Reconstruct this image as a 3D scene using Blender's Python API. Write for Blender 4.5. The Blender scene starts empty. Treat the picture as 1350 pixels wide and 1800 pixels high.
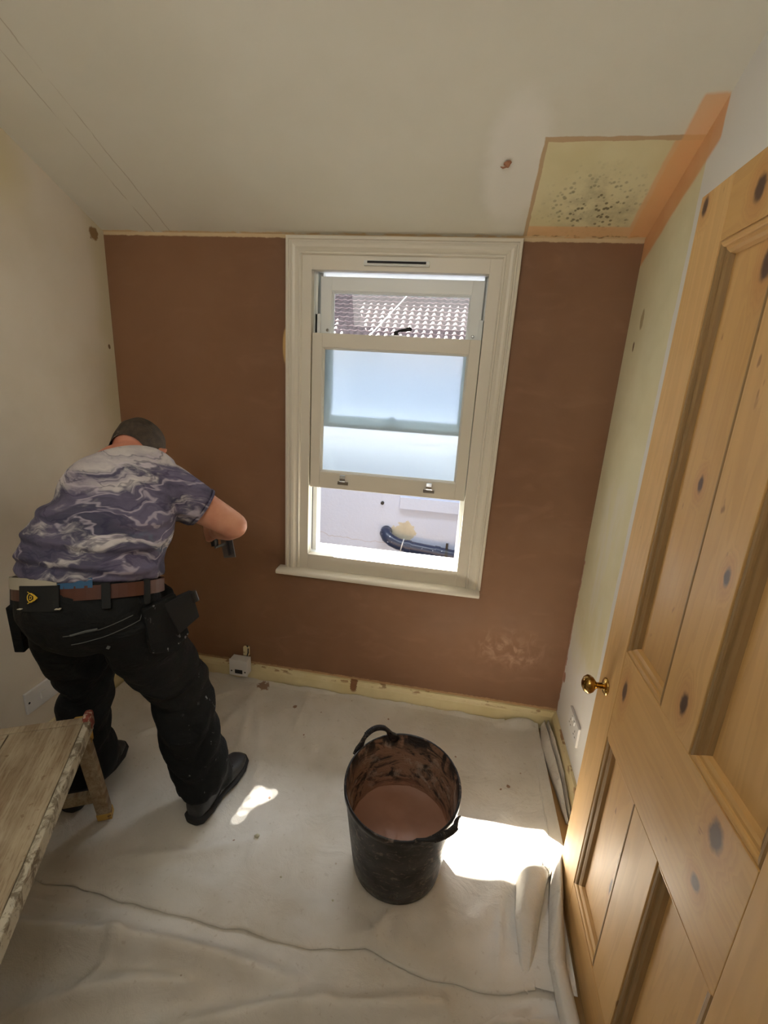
import bpy, bmesh, math, random
import numpy as np
from mathutils import Vector, Matrix, noise
from mathutils.bvhtree import BVHTree

random.seed(4)
sc = bpy.context.scene
col = sc.collection
V = Vector

# ------------------------------------------------------------------ camera
cam_data = bpy.data.cameras.new('camera')
cam = bpy.data.objects.new('camera', cam_data)
col.objects.link(cam)
sc.camera = cam
_X = V((0.98428359, 0.10096125, -0.14488835)).normalized()      # world X seen in camera axes (right, down, forward)
_Y = V((0.16667579, -0.26001422, 0.95111082))
_Y = (_Y - _X * _X.dot(_Y)).normalized()
_Z = _X.cross(_Y)
if _Z[1] > 0:
    _Z = -_Z
right = V((_X[0], _Y[0], _Z[0]))
down = V((_X[1], _Y[1], _Z[1]))
fwd = V((_X[2], _Y[2], _Z[2]))
m = Matrix.Identity(4)
for i in range(3):
    m[i][0] = right[i]; m[i][1] = -down[i]; m[i][2] = -fwd[i]
m.translation = V((0, -1.98, 1.55))
cam.matrix_world = m
cam_data.sensor_fit = 'VERTICAL'
cam_data.sensor_height = 24.0
cam_data.lens = 24.0 * 818.0 / 1800.0
cam_data.clip_start = 0.02
cam_data.clip_end = 200

# ------------------------------------------------------------------ light
sc.view_settings.view_transform = 'Standard'
sc.view_settings.look = 'None'
sc.view_settings.gamma = 1
sc.view_settings.use_curve_mapping = False
sc.view_settings.exposure = 0.0

SKY, SUN, REAR_FILL, DAY, OVERHEAD_FILL = 0.38, 110.0, 9.6, 85.0, 1.5
world = bpy.data.worlds.new('sky')
sc.world = world
world.use_nodes = True
wn = world.node_tree
bg = wn.nodes['Background']
bg.inputs['Color'].default_value = (0.74, 0.86, 1.0, 1)
bg.inputs['Strength'].default_value = SKY

def lamp(name, kind, loc, direction, energy, color=(1, 1, 1), **kw):
    d = bpy.data.lights.new(name, kind)
    d.energy = energy
    d.color = color
    for k, v in kw.items():
        setattr(d, k, v)
    o = bpy.data.objects.new(name, d)
    col.objects.link(o)
    o.location = loc
    o.rotation_euler = V(direction).to_track_quat('-Z', 'Y').to_euler()
    return o

lamp('sun', 'SUN', (-2, 4, 6), (0.68, -1, -1.25), SUN, (1, 0.95, 0.86), angle=0.012)
# area lamp added outside the window to strengthen the daylight
lamp('daylight_fill', 'AREA', (-0.40, 1.35, 2.5), (0.0, -1, -1.0), DAY, (0.86, 0.93, 1.0), shape='RECTANGLE', size=1.7, size_y=0.7)
# added spot lamps stand in for sun reflected off a pane outside
for gx, gy, rad, en in ((-.578, -.662, .024, 420), (-.598, -.682, .026, 420), (-.628, -.668, .026, 420), (-.617, -.705, .026, 420), (-.610, -.674, .030, 420), (-.632, -.700, .030, 420), (-.640, -.738, .026, 380), (-.648, -.775, .0236, 300)):
    lamp('glint_spot', 'SPOT', (gx + 1.6 * .55, gy + 1.6, 2.0), (-.55, -1, -1.25), en, (1, .96, .88), spot_size=2 * rad / 2.7, spot_blend=.2, shadow_soft_size=.003)
# soft fill lamp added behind the camera, no fitting there
lamp('rear_fill_light', 'AREA', (-0.5, -2.35, 2.25), (-0.05, 0.9, -0.35), REAR_FILL, (1.0, 0.965, 0.87), shape='RECTANGLE', size=1.2, size_y=0.5)

# overhead fill lamp added for the foreground, out of the camera's view
lamp('overhead_fill_light', 'AREA', (-0.45, -1.45, 2.40), (0.0, 0.1, -1), OVERHEAD_FILL, (1.0, 0.97, 0.9), shape='DISK', size=0.45)

# ------------------------------------------------------------------ helpers
def srgb(r, g, b):
    f = lambda c: (c / 255 / 12.92) if c / 255 <= 0.04045 else ((c / 255 + 0.055) / 1.055) ** 2.4
    return (f(r), f(g), f(b), 1)

class Mat:
    def __init__(s, name, color=(0.8, 0.8, 0.8, 1), rough=0.6, metal=0.0, spec=0.5):
        s.m = bpy.data.materials.new(name)
        s.m.use_nodes = True
        s.nt = s.m.node_tree
        s.b = s.nt.nodes['Principled BSDF']
        s.b.inputs['Base Color'].default_value = color
        s.b.inputs['Roughness'].default_value = rough
        s.b.inputs['Metallic'].default_value = metal
        s.b.inputs['Specular IOR Level'].default_value = spec
        s.tc = s.nt.nodes.new('ShaderNodeTexCoord')
        s.o = s.tc.outputs['Object']
        s._xyz = None
    def _in(s, node, k, v):
        if v is None: return
        if isinstance(v, bpy.types.NodeSocket): s.nt.links.new(v, node.inputs[k])
        else: node.inputs[k].default_value = v
    def node(s, t, props=None, **ins):
        n = s.nt.nodes.new(t)
        for k, v in (props or {}).items(): setattr(n, k, v)
        for k, v in ins.items(): s._in(n, k.replace('_', ' '), v)
        return n
    def mth(s, op, a, b=None, c=None, clamp=False):
        n = s.nt.nodes.new('ShaderNodeMath'); n.operation = op; n.use_clamp = clamp
        for i, v in enumerate((a, b, c)): s._in(n, i, v)
        return n.outputs[0]
    def xyz(s):
        if s._xyz is None:
            n = s.nt.nodes.new('ShaderNodeSeparateXYZ'); s.nt.links.new(s.o, n.inputs[0]); s._xyz = n.outputs
        return s._xyz
    def vec(s, sx=1, sy=1, sz=1, src=None):
        n = s.node('ShaderNodeMapping'); s.nt.links.new(src or s.o, n.inputs['Vector']); n.inputs['Scale'].default_value = (sx, sy, sz)
        return n.outputs[0]
    def noise(s, scale, detail=4, rough=0.55, vec=None, dist=0.0, w=None):
        n = s.nt.nodes.new('ShaderNodeTexNoise')
        if w is not None:
            n.noise_dimensions = '4D'; n.inputs['W'].default_value = w
        s.nt.links.new(vec or s.o, n.inputs['Vector'])
        n.inputs['Scale'].default_value = scale; n.inputs['Detail'].default_value = detail
        n.inputs['Roughness'].default_value = rough; n.inputs['Distortion'].default_value = dist
        return n.outputs['Fac']
    def ramp(s, f, lo, hi):
        n = s.nt.nodes.new('ShaderNodeMapRange'); n.interpolation_type = 'SMOOTHSTEP'
        s._in(n, 0, f); n.inputs[1].default_value = lo; n.inputs[2].default_value = hi
        return n.outputs[0]
    def mix(s, f, a, b):
        n = s.nt.nodes.new('ShaderNodeMix'); n.data_type = 'RGBA'
        s._in(n, 0, f); s._in(n, 6, a); s._in(n, 7, b)
        return n.outputs[2]
    def rect(s, u, v, u0, u1, v0, v1, soft=0.004):
        def edge(x, a, up):
            return s.ramp(x, a - soft, a + soft) if up else s.mth('SUBTRACT', 1.0, s.ramp(x, a - soft, a + soft))
        r = s.mth('MULTIPLY', edge(u, u0, True), edge(u, u1, False))
        r2 = s.mth('MULTIPLY', edge(v, v0, True), edge(v, v1, False))
        return s.mth('MULTIPLY', r, r2)
    def ell(s, u, v, cu, cv, ru, rv, lo=0.7, hi=1.0):
        a = s.mth('DIVIDE', s.mth('SUBTRACT', u, cu), ru); b = s.mth('DIVIDE', s.mth('SUBTRACT', v, cv), rv)
        d = s.mth('SQRT', s.mth('ADD', s.mth('MULTIPLY', a, a), s.mth('MULTIPLY', b, b)))
        return s.mth('SUBTRACT', 1.0, s.ramp(d, lo, hi))
    def wob(s, x, scale, amp, w=0.0):
        return s.mth('ADD', x, s.mth('MULTIPLY', s.mth('SUBTRACT', s.noise(scale, 4, 0.6, w=w), 0.5), amp))
    def color(s, c): s._in(s.b, 'Base Color', c); return s
    def rough(s, r): s._in(s.b, 'Roughness', r); return s
    def bump(s, h, strength=0.3, dist=0.01):
        n = s.nt.nodes.new('ShaderNodeBump'); s._in(n, 'Height', h)
        n.inputs['Strength'].default_value = strength; n.inputs['Distance'].default_value = dist
        s.nt.links.new(n.outputs[0], s.b.inputs['Normal']); return s

def link(name, me, mat=None, parent=None, smooth=False):
    o = bpy.data.objects.new(name, me)
    col.objects.link(o)
    if mat is not None:
        me.materials.clear(); me.materials.append(mat.m if isinstance(mat, Mat) else mat)
    if smooth:
        me.polygons.foreach_set('use_smooth', [True] * len(me.polygons))
    if parent is not None:
        o.parent = parent
        if parent.parent is None: o.matrix_parent_inverse = Matrix.Translation(-parent.location)
    return o

class MB:
    """collects shapes and links them as one mesh object"""
    def __init__(s): s.v = []; s.f = []
    def add(s, vs, fs):
        k = len(s.v); s.v += [tuple(p) for p in vs]; s.f += [tuple(i + k for i in f) for f in fs]; return s
    def box(s, x0, y0, z0, x1, y1, z1):
        x0, x1 = min(x0, x1), max(x0, x1); y0, y1 = min(y0, y1), max(y0, y1); z0, z1 = min(z0, z1), max(z0, z1)
        vs = [(x, y, z) for x in (x0, x1) for y in (y0, y1) for z in (z0, z1)]
        return s.add(vs, [(0, 1, 3, 2), (4, 6, 7, 5), (0, 4, 5, 1), (2, 3, 7, 6), (0, 2, 6, 4), (1, 5, 7, 3)])
    def obox(s, c, ax, ay, az, hx, hy, hz):
        c, ax, ay, az = V(c), V(ax).normalized(), V(ay).normalized(), V(az).normalized()
        vs = [c + ax * hx * i + ay * hy * j + az * hz * k for i in (-1, 1) for j in (-1, 1) for k in (-1, 1)]
        fs = [(0, 1, 3, 2), (4, 6, 7, 5), (0, 4, 5, 1), (2, 3, 7, 6), (0, 2, 6, 4), (1, 5, 7, 3)]
        return s.add(vs, fs)
    def beam(s, a, b, w, h, up=(0, 0, 1)):
        a, b = V(a), V(b); d = (b - a).normalized(); sx = d.cross(V(up)).normalized(); u = sx.cross(d)
        return s.obox((a + b) / 2, d, sx, u, (b - a).length / 2, w / 2, h / 2)
    def rings(s, rs, cap=True, closed=False):
        n = len(rs[0]); k = len(s.v)
        for r in rs: s.v += [tuple(p) for p in r]
        R = len(rs)
        for i in range(R if closed else R - 1):
            for j in range(n):
                a = k + i * n + j; b = k + i * n + (j + 1) % n
                c = k + ((i + 1) % R) * n + (j + 1) % n; d = k + ((i + 1) % R) * n + j
                s.f.append((a, b, c, d))
        if cap and not closed:
            s.f.append(tuple(k + j for j in range(n))[::-1]); s.f.append(tuple(k + (R - 1) * n + j for j in range(n)))
        return s
    def tube(s, pts, rad, n=16, side=None, cap=True, closed=False):
        """rad: number or list of numbers or (a, b); side: direction of the first radius"""
        pts = [V(p) for p in pts]; R = len(pts); rs = []
        for i, p in enumerate(pts):
            if closed: t = (pts[(i + 1) % R] - pts[i - 1]).normalized()
            else: t = (pts[min(i + 1, R - 1)] - pts[max(i - 1, 0)]).normalized()
            if side is not None: sd = V(side) - t * V(side).dot(t)
            elif i == 0:
                sd = V((0, 0, 1)) if abs(t.z) < 0.9 else V((1, 0, 0)); sd = sd - t * sd.dot(t)
            else: sd = prev - t * prev.dot(t)
            sd = sd.normalized(); prev = sd; u = t.cross(sd)
            r = rad[i] if isinstance(rad, list) else rad
            a, b = r if isinstance(r, tuple) else (r, r)
            rs.append([p + sd * math.cos(2 * math.pi * j / n) * a + u * math.sin(2 * math.pi * j / n) * b for j in range(n)])
        return s.rings(rs, cap, closed)
    def lathe(s, c, axis, prof, n=24, cap=True):
        """prof: list of (radius, distance along axis)"""
        c, ax = V(c), V(axis).normalized(); sd = V((1, 0, 0)) if abs(ax.x) < 0.9 else V((0, 1, 0))
        sd = (sd - ax * sd.dot(ax)).normalized(); u = ax.cross(sd)
        return s.rings([[c + ax * h + (sd * math.cos(2 * math.pi * j / n) + u * math.sin(2 * math.pi * j / n)) * max(r, 1e-5) for j in range(n)] for r, h in prof], cap)
    def ball(s, c, r, n=16):
        rx, ry, rz = r if isinstance(r, tuple) else (r, r, r)
        rs = []
        for i in range(n // 2 + 1):
            a = math.pi * i / (n // 2) ; a = min(max(a, 0.02), math.pi - 0.02)
            rs.append([(c[0] + rx * math.sin(a) * math.cos(2 * math.pi * j / n), c[1] + ry * math.sin(a) * math.sin(2 * math.pi * j / n), c[2] + rz * math.cos(a)) for j in range(n)])
        return s.rings(rs)
    def mesh(s, name='m'):
        me = bpy.data.meshes.new(name); me.from_pydata(s.v, [], s.f); me.validate()
        bm = bmesh.new(); bm.from_mesh(me); bmesh.ops.recalc_face_normals(bm, faces=bm.faces); bm.to_mesh(me); bm.free()
        return me
    def build(s, name, mat, parent=None, bevel=0, smooth=False, seg=2):
        me = s.mesh(name)
        if bevel:
            bm = bmesh.new(); bm.from_mesh(me)
            bmesh.ops.bevel(bm, geom=[e for e in bm.edges if len(e.link_faces) == 2 and e.calc_face_angle(0) > 0.6], offset=bevel, segments=seg, affect='EDGES', profile=0.5)
            bm.to_mesh(me); bm.free()
        return link(name, me, mat, parent, smooth)

def solid(mb, voxel=0.006, smooth=4, factor=0.5):
    """merge overlapping shapes into one continuous surface"""
    me = mb.mesh('tmp'); o = bpy.data.objects.new('tmp', me); col.objects.link(o)
    r = o.modifiers.new('r', 'REMESH'); r.mode = 'VOXEL'; r.voxel_size = voxel
    if smooth:
        q = o.modifiers.new('s', 'SMOOTH'); q.factor = factor; q.iterations = smooth
    dg = bpy.context.evaluated_depsgraph_get(); dg.update()
    out = bpy.data.meshes.new_from_object(o.evaluated_get(dg))
    bpy.data.objects.remove(o); bpy.data.meshes.remove(me)
    return out

def displace(me, fn):
    """fn(co, normal) -> offset along the normal"""
    nv = [v.normal.copy() for v in me.vertices]
    for v, nr in zip(me.vertices, nv): v.co = v.co + nr * fn(v.co, nr)

def tag(o, label=None, cat=None, group=None, kind=None):
    if label: o['label'] = label
    if cat: o['category'] = cat
    if group: o['group'] = group
    if kind: o['kind'] = kind
    return o

def empty(name, loc, label=None, cat=None, group=None, kind=None):
    o = bpy.data.objects.new(name, None); col.objects.link(o); o.location = loc; o.empty_display_size = 0.05
    return tag(o, label, cat, group, kind)

def fbm(x, y, z=0.0, o=4):
    return noise.fractal(V((x, y, z)), 1.0, 2.0, o)

XL, XR, ZC, SL = -1.572, 0.576, 2.083, 0.43
YB = -2.7                       # rear of the space behind the camera

# ------------------------------------------------------------------ wall materials
plaster = Mat('brown_skim_plaster', rough=0.75, spec=0.3)
x, y, z = plaster.xyz()
pc = plaster.mix(plaster.ramp(plaster.noise(1.4, 4), 0.3, 0.7), srgb(122, 88, 64), srgb(137, 103, 79))
pc = plaster.mix(plaster.mth('MULTIPLY', plaster.ramp(plaster.noise(5, 5, vec=plaster.vec(1, 1, 2.4), dist=1.2), 0.5, 0.8), 0.10), pc, srgb(190, 146, 120))
# still wet and darker at the left, paler streaks low on the right
pc = plaster.mix(plaster.mth('MULTIPLY', plaster.ramp(plaster.wob(x, 3, 0.3), -0.55, -1.2), 0.55), pc, srgb(140, 102, 72))
st = plaster.mth('MULTIPLY', plaster.ell(plaster.wob(x, 6, .1), plaster.wob(z, 6, .1, 2), 0.32, 0.38, 0.22, 0.14, 0.1, 1.0), plaster.ramp(plaster.noise(9, 5, vec=plaster.vec(1.6, 1, 1.2), dist=2), 0.42, 0.7))
pc = plaster.mix(plaster.mth('MULTIPLY', st, 0.35), pc, srgb(222, 180, 154))
ex = plaster.mth('MULTIPLY', plaster.ell(x, plaster.wob(z, 20, .06), -0.757, 1.66, 0.022, 0.09), 1.0)
pc = plaster.mix(ex, pc, srgb(205, 168, 110))
pc = plaster.mix(plaster.ramp(plaster.wob(z, 28, 0.012), 2.068, 2.073), pc, srgb(205, 182, 146))
pc = plaster.mix(plaster.ramp(plaster.wob(z, 40, 0.02), 0.112, 0.104), pc, srgb(172, 138, 100))
pc = plaster.mix(plaster.ramp(y, .1, .12), pc, srgb(78, 72, 68))      # brick render on the outer face
plaster.color(pc).rough(plaster.ramp(plaster.noise(3, 4), -0.4, 1.1))
plaster.bump(plaster.noise(7, 6, vec=plaster.vec(1, 1, 1)), 0.25, 0.006)

lw = Mat('off_white_wall_paint', rough=0.8, spec=0.25)
x, y, z = lw.xyz()
c = lw.mix(lw.ramp(lw.noise(2.2, 4), 0.35, 0.7), srgb(216, 206, 190), srgb(206, 194, 174))
c = lw.mix(lw.mth('MULTIPLY', lw.ramp(lw.wob(y, 4, 0.1), -0.12, -0.02), 0.7), c, srgb(196, 186, 152))
c = lw.mix(lw.ell(lw.wob(y, 30, .04), lw.wob(z, 30, .04, 3), -0.055, 2.06, 0.03, 0.03), c, srgb(140, 112, 78))
c = lw.mix(lw.ell(lw.wob(y, 40, .01), z, -0.03, 1.62, 0.008, 0.012), c, srgb(120, 95, 70))
c = lw.mix(lw.mth('MULTIPLY', lw.ramp(lw.wob(y, 5, 0.08), -0.3, -0.45), lw.ramp(lw.wob(z, 5, .1), 1.95, 2.15)), c, srgb(206, 192, 158))
lw.color(c).bump(lw.noise(14, 5), 0.12, 0.005)

rw = Mat('right_wall_old_paint', rough=0.78, spec=0.25)
x, y, z = rw.xyz()
white = srgb(226, 223, 218)
cream = rw.mix(rw.ramp(rw.noise(3, 4), 0.35, 0.7), srgb(224, 217, 186), srgb(214, 205, 170))
yw = rw.wob(y, 11, 0.018)
creamy = rw.mth('MULTIPLY', rw.ramp(yw, -0.402, -0.399), rw.ramp(rw.wob(z, 5, 0.3), 0.42, 0.62))
c = rw.mix(creamy, white, cream)
skim = rw.mth('MULTIPLY', rw.rect(y, rw.wob(z, 6, .3), -0.33, -0.13, 0.3, 1.25, 0.05), rw.ramp(rw.noise(4, 4, vec=rw.vec(1, 4, 0.7), dist=.6), 0.45, 0.6))
c = rw.mix(rw.mth('MULTIPLY', skim, 0.55), c, srgb(226, 220, 208))
edge = rw.rect(rw.wob(y, 12, .07), z, -0.014, 0.05, 0.1, 0.86, 0.004)
c = rw.mix(edge, c, srgb(180, 138, 116))
c = rw.mix(rw.ell(rw.wob(y, 30, .02), rw.wob(z, 30, .03), -0.135, 1.80, 0.016, 0.04), c, srgb(178, 160, 124))
c = rw.mix(rw.ell(rw.wob(y, 40, .01), rw.wob(z, 40, .02), -0.098, 1.715, 0.008, 0.02), c, srgb(120, 96, 72))
c = rw.mix(rw.ell(rw.wob(y, 40, .02), rw.wob(z, 40, .03), -0.03, 0.30, 0.02, 0.03), c, srgb(170, 130, 108))
# bare orange primer along the slope of the ceiling
zz = rw.mth('ADD', z, rw.mth('MULTIPLY', y, SL))
tape = rw.mth('MULTIPLY', rw.ramp(rw.wob(zz, 8, .02), 2.083 - 0.098, 2.083 - 0.078), rw.ramp(rw.wob(y, 12, .02), -0.47, -0.46))
c = rw.mix(rw.mth('MULTIPLY', tape, 0.92), c, rw.mix(rw.noise(9, 4), srgb(204, 146, 92), srgb(222, 172, 126)))
rw.color(c).bump(rw.noise(14, 5), 0.12, 0.005)

cl = Mat('ceiling_paint', rough=0.85, spec=0.2)
x, y, z = cl.xyz()
c = cl.mix(cl.ramp(cl.noise(1.6, 4), 0.35, 0.7), srgb(224, 220, 207), srgb(216, 211, 196))
blob = cl.ell(cl.wob(x, 9, .07), cl.wob(y, 9, .07, 2), 0.085, -0.27, 0.12, 0.27, 0.55, 1.0)
c = cl.mix(cl.mth('MULTIPLY', blob, 0.75), c, srgb(238, 234, 226))
hatch = cl.rect(cl.wob(x, 18, .012), cl.wob(y, 18, .012), 0.165, 0.70, -0.352, 0.1, 0.0016)
rim = cl.rect(cl.wob(x, 14, .012), cl.wob(y, 14, .012, 5), 0.153, 0.70, -0.366, 0.1, 0.002)
c = cl.mix(rim, c, srgb(186, 158, 124))
green = cl.mix(cl.ramp(cl.noise(4, 3), 0.35, 0.7), srgb(220, 210, 172), srgb(212, 200, 158))
mm = cl.mth('MULTIPLY', cl.ell(cl.wob(x, 8, .12), cl.wob(y, 8, .12), 0.36, -0.13, 0.21, 0.19, 0.2, 1.0), 1.0)
vor = cl.node('ShaderNodeTexVoronoi', Scale=62.0); cl.nt.links.new(cl.o, vor.inputs['Vector'])
dots = cl.mth('MULTIPLY', cl.mth('SUBTRACT', 1.0, cl.ramp(vor.outputs['Distance'], 0.2, 0.5)), cl.ramp(cl.noise(24, 3), 0.38, 0.5))
mould = cl.mth('MAXIMUM', cl.mth('MULTIPLY', dots, mm), cl.mth('MULTIPLY', cl.mth('MULTIPLY', mm, cl.ramp(cl.noise(14, 5), 0.4, 0.75)), 0.6))
green = cl.mix(cl.mth('MULTIPLY', mould, 0.85), green, srgb(92, 80, 60))
prim = cl.mth('MAXIMUM', cl.ramp(cl.wob(y, 9, .01), -0.058, -0.050), cl.ramp(cl.wob(x, 9, .014), 0.498, 0.508))
green = cl.mix(cl.mth('MULTIPLY', prim, 0.88), green, cl.mix(cl.noise(9, 4), srgb(214, 166, 116), srgb(228, 188, 144)))
green = cl.mix(cl.mth('MULTIPLY', cl.ramp(cl.wob(y, 22, .05), -0.016, -0.008), cl.ramp(cl.noise(20, 4), 0.45, 0.55)), green, srgb(120, 88, 56))
c = cl.mix(hatch, c, green)
p2 = cl.mth('MULTIPLY', cl.ramp(cl.wob(x, 9, .02), 0.512, 0.522), cl.ramp(cl.wob(y, 12, .02), -0.475, -0.462))
c = cl.mix(cl.mth('MULTIPLY', p2, 0.8), c, srgb(224, 172, 120))
# two long cracks near the left wall
for k, x0 in enumerate((-1.335, -1.262)):
    ln = cl.mth('ABSOLUTE', cl.mth('SUBTRACT', cl.wob(x, 6, .03, k), x0))
    ck = cl.mth('MULTIPLY', cl.mth('SUBTRACT', 1.0, cl.ramp(ln, 0.0004, 0.003)), cl.ramp(cl.noise(5, 3, w=k + 3.), 0.38, 0.5))
    c = cl.mix(cl.mth('MULTIPLY', ck, 0.5), c, srgb(150, 130, 100))
c = cl.mix(cl.mth('MULTIPLY', cl.ramp(cl.wob(y, 20, .02), -0.012, -0.006), cl.ramp(cl.noise(9, 4), 0.4, 0.5)), c, srgb(216, 190, 150))
cl.color(c).bump(cl.noise(10, 5), 0.1, 0.005)

skirt = Mat('old_cream_gloss', rough=0.45)
x, y, z = skirt.xyz()
c = skirt.mix(skirt.ramp(skirt.noise(6, 4), 0.35, 0.7), srgb(222, 208, 166), srgb(210, 194, 148))
spl = skirt.mth('MULTIPLY', skirt.ramp(skirt.noise(34, 5, vec=skirt.vec(0.5, 0.5, 1.4)), 0.56, 0.62), skirt.ramp(z, 0.072, 0.088))
c = skirt.mix(skirt.mth('MULTIPLY', spl, 0.8), c, srgb(142, 100, 66))
c = skirt.mix(skirt.ell(skirt.wob(x, 60, .03), z, -0.40, 0.08, 0.022, 0.05), c, srgb(132, 90, 58))
skirt.color(c).bump(skirt.noise(20, 4), 0.2, 0.004)

white_paint = Mat('white_satin_paint', srgb(220, 213, 198), 0.38)
upvc = Mat('white_window_paint', srgb(236, 238, 236), 0.35)
socket_white = Mat('white_plastic', srgb(222, 220, 218), 0.35)
chrome = Mat('chrome', srgb(210, 210, 212), 0.12, 1.0)
brass = Mat('aged_brass', rough=0.22, metal=1.0)
brass.color(brass.mix(brass.ramp(brass.noise(40, 3), 0.4, 0.65), srgb(196, 158, 86), srgb(140, 104, 50)))
black_plastic = Mat('black_plastic', srgb(24, 24, 26), 0.4)
dark_slot = Mat('dark_slot', srgb(20, 18, 18), 0.7)
board_mat = Mat('floor_boards', rough=0.6)
board_mat.color(board_mat.mix(board_mat.noise(3, 5, vec=board_mat.vec(12, 1, 1)), srgb(172, 138, 88), srgb(140, 104, 60)))

# ------------------------------------------------------------------ structure
def structure(o, label, cat): return tag(o, label, cat, kind='structure')

f = MB().box(XL - .3, YB - .2, -0.25, XR + .3, 0.25, 0.0).build('floor', board_mat)
structure(f, 'bare floorboards of the room under the dust sheets', 'floor')

# back wall with its window opening
WX0, WX1, WZ0, WZ1 = -0.69, 0.085, 0.66, 2.0
w = MB()
w.box(XL - .3, 0, -0.3, WX0, 0.24, 2.9); w.box(WX1, 0, -0.3, XR + .3, 0.24, 2.9)
w.box(WX0, 0, -0.3, WX1, 0.24, WZ0); w.box(WX0, 0, WZ1, WX1, 0.24, 2.9)
structure(w.build('wall_back', plaster), 'window wall in fresh brown skim plaster', 'wall')
structure(MB().box(XL - .25, YB - .2, -0.2, XL, 0, 2.9).build('wall_left', lw), 'off-white plastered wall behind the bending man', 'wall')
structure(MB().box(XR, YB - .2, -0.2, XR + .25, 0, 2.9).build('wall_right', rw), 'side wall behind the pine door, cream paint with a white strip', 'wall')
structure(MB().box(XL - .25, YB - .2, -0.2, XR + .25, YB, 2.9).build('wall_rear', lw), 'off-white wall behind the camera', 'wall')
YF = -0.86; ZF = ZC - SL * YF
cb = MB()
prof = [(0.24, ZC - SL * 0.24), (0.0, ZC), (YF, ZF), (YB - .2, ZF), (YB - .2, ZF + .4), (0.24, ZF + .4)]
cb.rings([[(xx, a, b) for a, b in prof] for xx in (XL - .25, XR + .25)])
structure(cb.build('ceiling', cl), 'sloping off-white ceiling with a mouldy unpainted rectangle by the window wall', 'ceiling')
# unseen eave of the lean-to roof, deepened to keep sun off the panes
eave = Mat('painted_soffit', srgb(200, 200, 200), 0.7)
structure(MB().rings([[(xx, a, b) for a, b in ((0.24, 2.12), (0.91, 2.13), (0.91, 2.2), (0.24, 2.6))] for xx in (XL - .6, XR + .6)]).build('trim_1', eave), 'unseen eave above the window outside, deepened to block the sun', 'eave')

def skirting(name, pts, inward, label):
    b = MB()
    prof = [(0, 0), (0.018, 0), (0.018, 0.07), (0.013, 0.082), (0.010, 0.095), (0, 0.097)]
    b.rings([[(p[0] + inward[0] * d, p[1] + inward[1] * d, h) for d, h in prof] for p in pts])
    return structure(b.build(name, skirt), label, 'skirting board')
skirting('baseboard_back', [(XL + i * (XR - XL) / 30, 0) for i in range(31)], (0, -1), 'chipped cream skirting board under the window wall')
skirting('baseboard_left', [(XL, -i * 0.1) for i in range(27)], (1, 0), 'cream skirting board along the left wall')
skirting('baseboard_right', [(XR, -i * 0.1) for i in range(27)], (-1, 0), 'cream skirting board beside the pine door')
# door lining where the door hangs
structure(MB().box(0.435, -1.66, 0, XR, -1.56, 2.06).build('trim_2', white_paint, bevel=.003), 'white door lining at the hinge side of the pine door', 'door frame')

# ------------------------------------------------------------------ window
win = empty('window_1', (-0.3, 0, 0.66), 'white wooden sash window in the brown wall, lower frosted sash slid up', 'window', kind='structure')
def sweep_frame(mb, x0, x1, z0, z1, prof, bottom=False):
    """mitred picture-frame sweep; prof = (inset from the outer edge, y)"""
    if bottom:
        cs = [(x0, z0, 1, 1), (x0, z1, 1, -1), (x1, z1, -1, -1), (x1, z0, -1, 1)]
        mb.rings([[(cx + dx * i, yy, cz + dz * i) for i, yy in prof] for cx, cz, dx, dz in cs], closed=True)
    else:
        cs = [(x0, z0, 1, 0), (x0, z1, 1, -1), (x1, z1, -1, -1), (x1, z0, -1, 0)]
        mb.rings([[(cx + dx * i, yy, cz + dz * i) for i, yy in prof] for cx, cz, dx, dz in cs])
    return mb
arch = [(0, 0.004), (0, -0.018), (0.002, -0.022), (0.012, -0.023), (0.015, -0.017), (0.019, -0.017), (0.022, -0.021),
        (0.030, -0.023), (0.040, -0.021), (0.048, -0.015), (0.054, -0.012), (0.057, -0.016), (0.062, -0.016), (0.066, -0.009), (0.068, 0.004)]
sweep_frame(MB(), -0.757, 0.157, 0.668, 2.076, arch).build('architrave', white_paint, win)
MB().box(-0.70, -0.006, 0.66, -0.652, 0.03, 2.02).build('window_lining', white_paint, win, .001)
MB().box(0.0465, -0.006, 0.66, 0.10, 0.03, 2.02).build('window_lining', white_paint, win, .001)
MB().box(-0.652, -0.006, 1.957, 0.0465, 0.03, 2.02).build('window_lining', white_paint, win, .001)
MB().box(-0.652, -0.006, 0.655, 0.0465, 0.03, 0.742).build('window_lining', white_paint, win, .002)
# outer box frame with jamb liners
fb = MB()
fb.box(-0.70, 0.03, 0.66, -0.650, 0.16, 2.02); fb.box(0.052, 0.03, 0.66, 0.10, 0.16, 2.02); fb.box(-0.65, 0.03, 1.965, 0.052, 0.16, 2.02)
fb.box(-0.65, 0.046, 1.45, -0.641, 0.05, 1.965); fb.box(0.043, 0.046, 1.45, 0.052, 0.05, 1.965)
fb.box(-0.65, 0.046, 0.745, -0.628, 0.052, 1.8); fb.box(0.028, 0.046, 0.745, 0.052, 0.052, 1.8)
fb.box(-0.65, 0.092, 0.745, -0.632, 0.12, 1.965); fb.box(0.034, 0.092, 0.745, 0.052, 0.12, 1.965)
fb.build('jamb', upvc, win, .001)
MB().box(-0.65, 0.043, 0.75, -0.6475, 0.0462, 1.72).build('brush_seal', dark_slot, win)
# sloping outer sill
s = MB(); s.rings([[(xx, a, b) for a, b in ((0.028, 0.655), (0.028, 0.742), (0.06, 0.742), (0.062, 0.732), (0.12, 0.728), (0.27, 0.70), (0.27, 0.655))] for xx in (-0.70, 0.10)])
s.build('outer_sill', upvc, win, .001)
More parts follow.
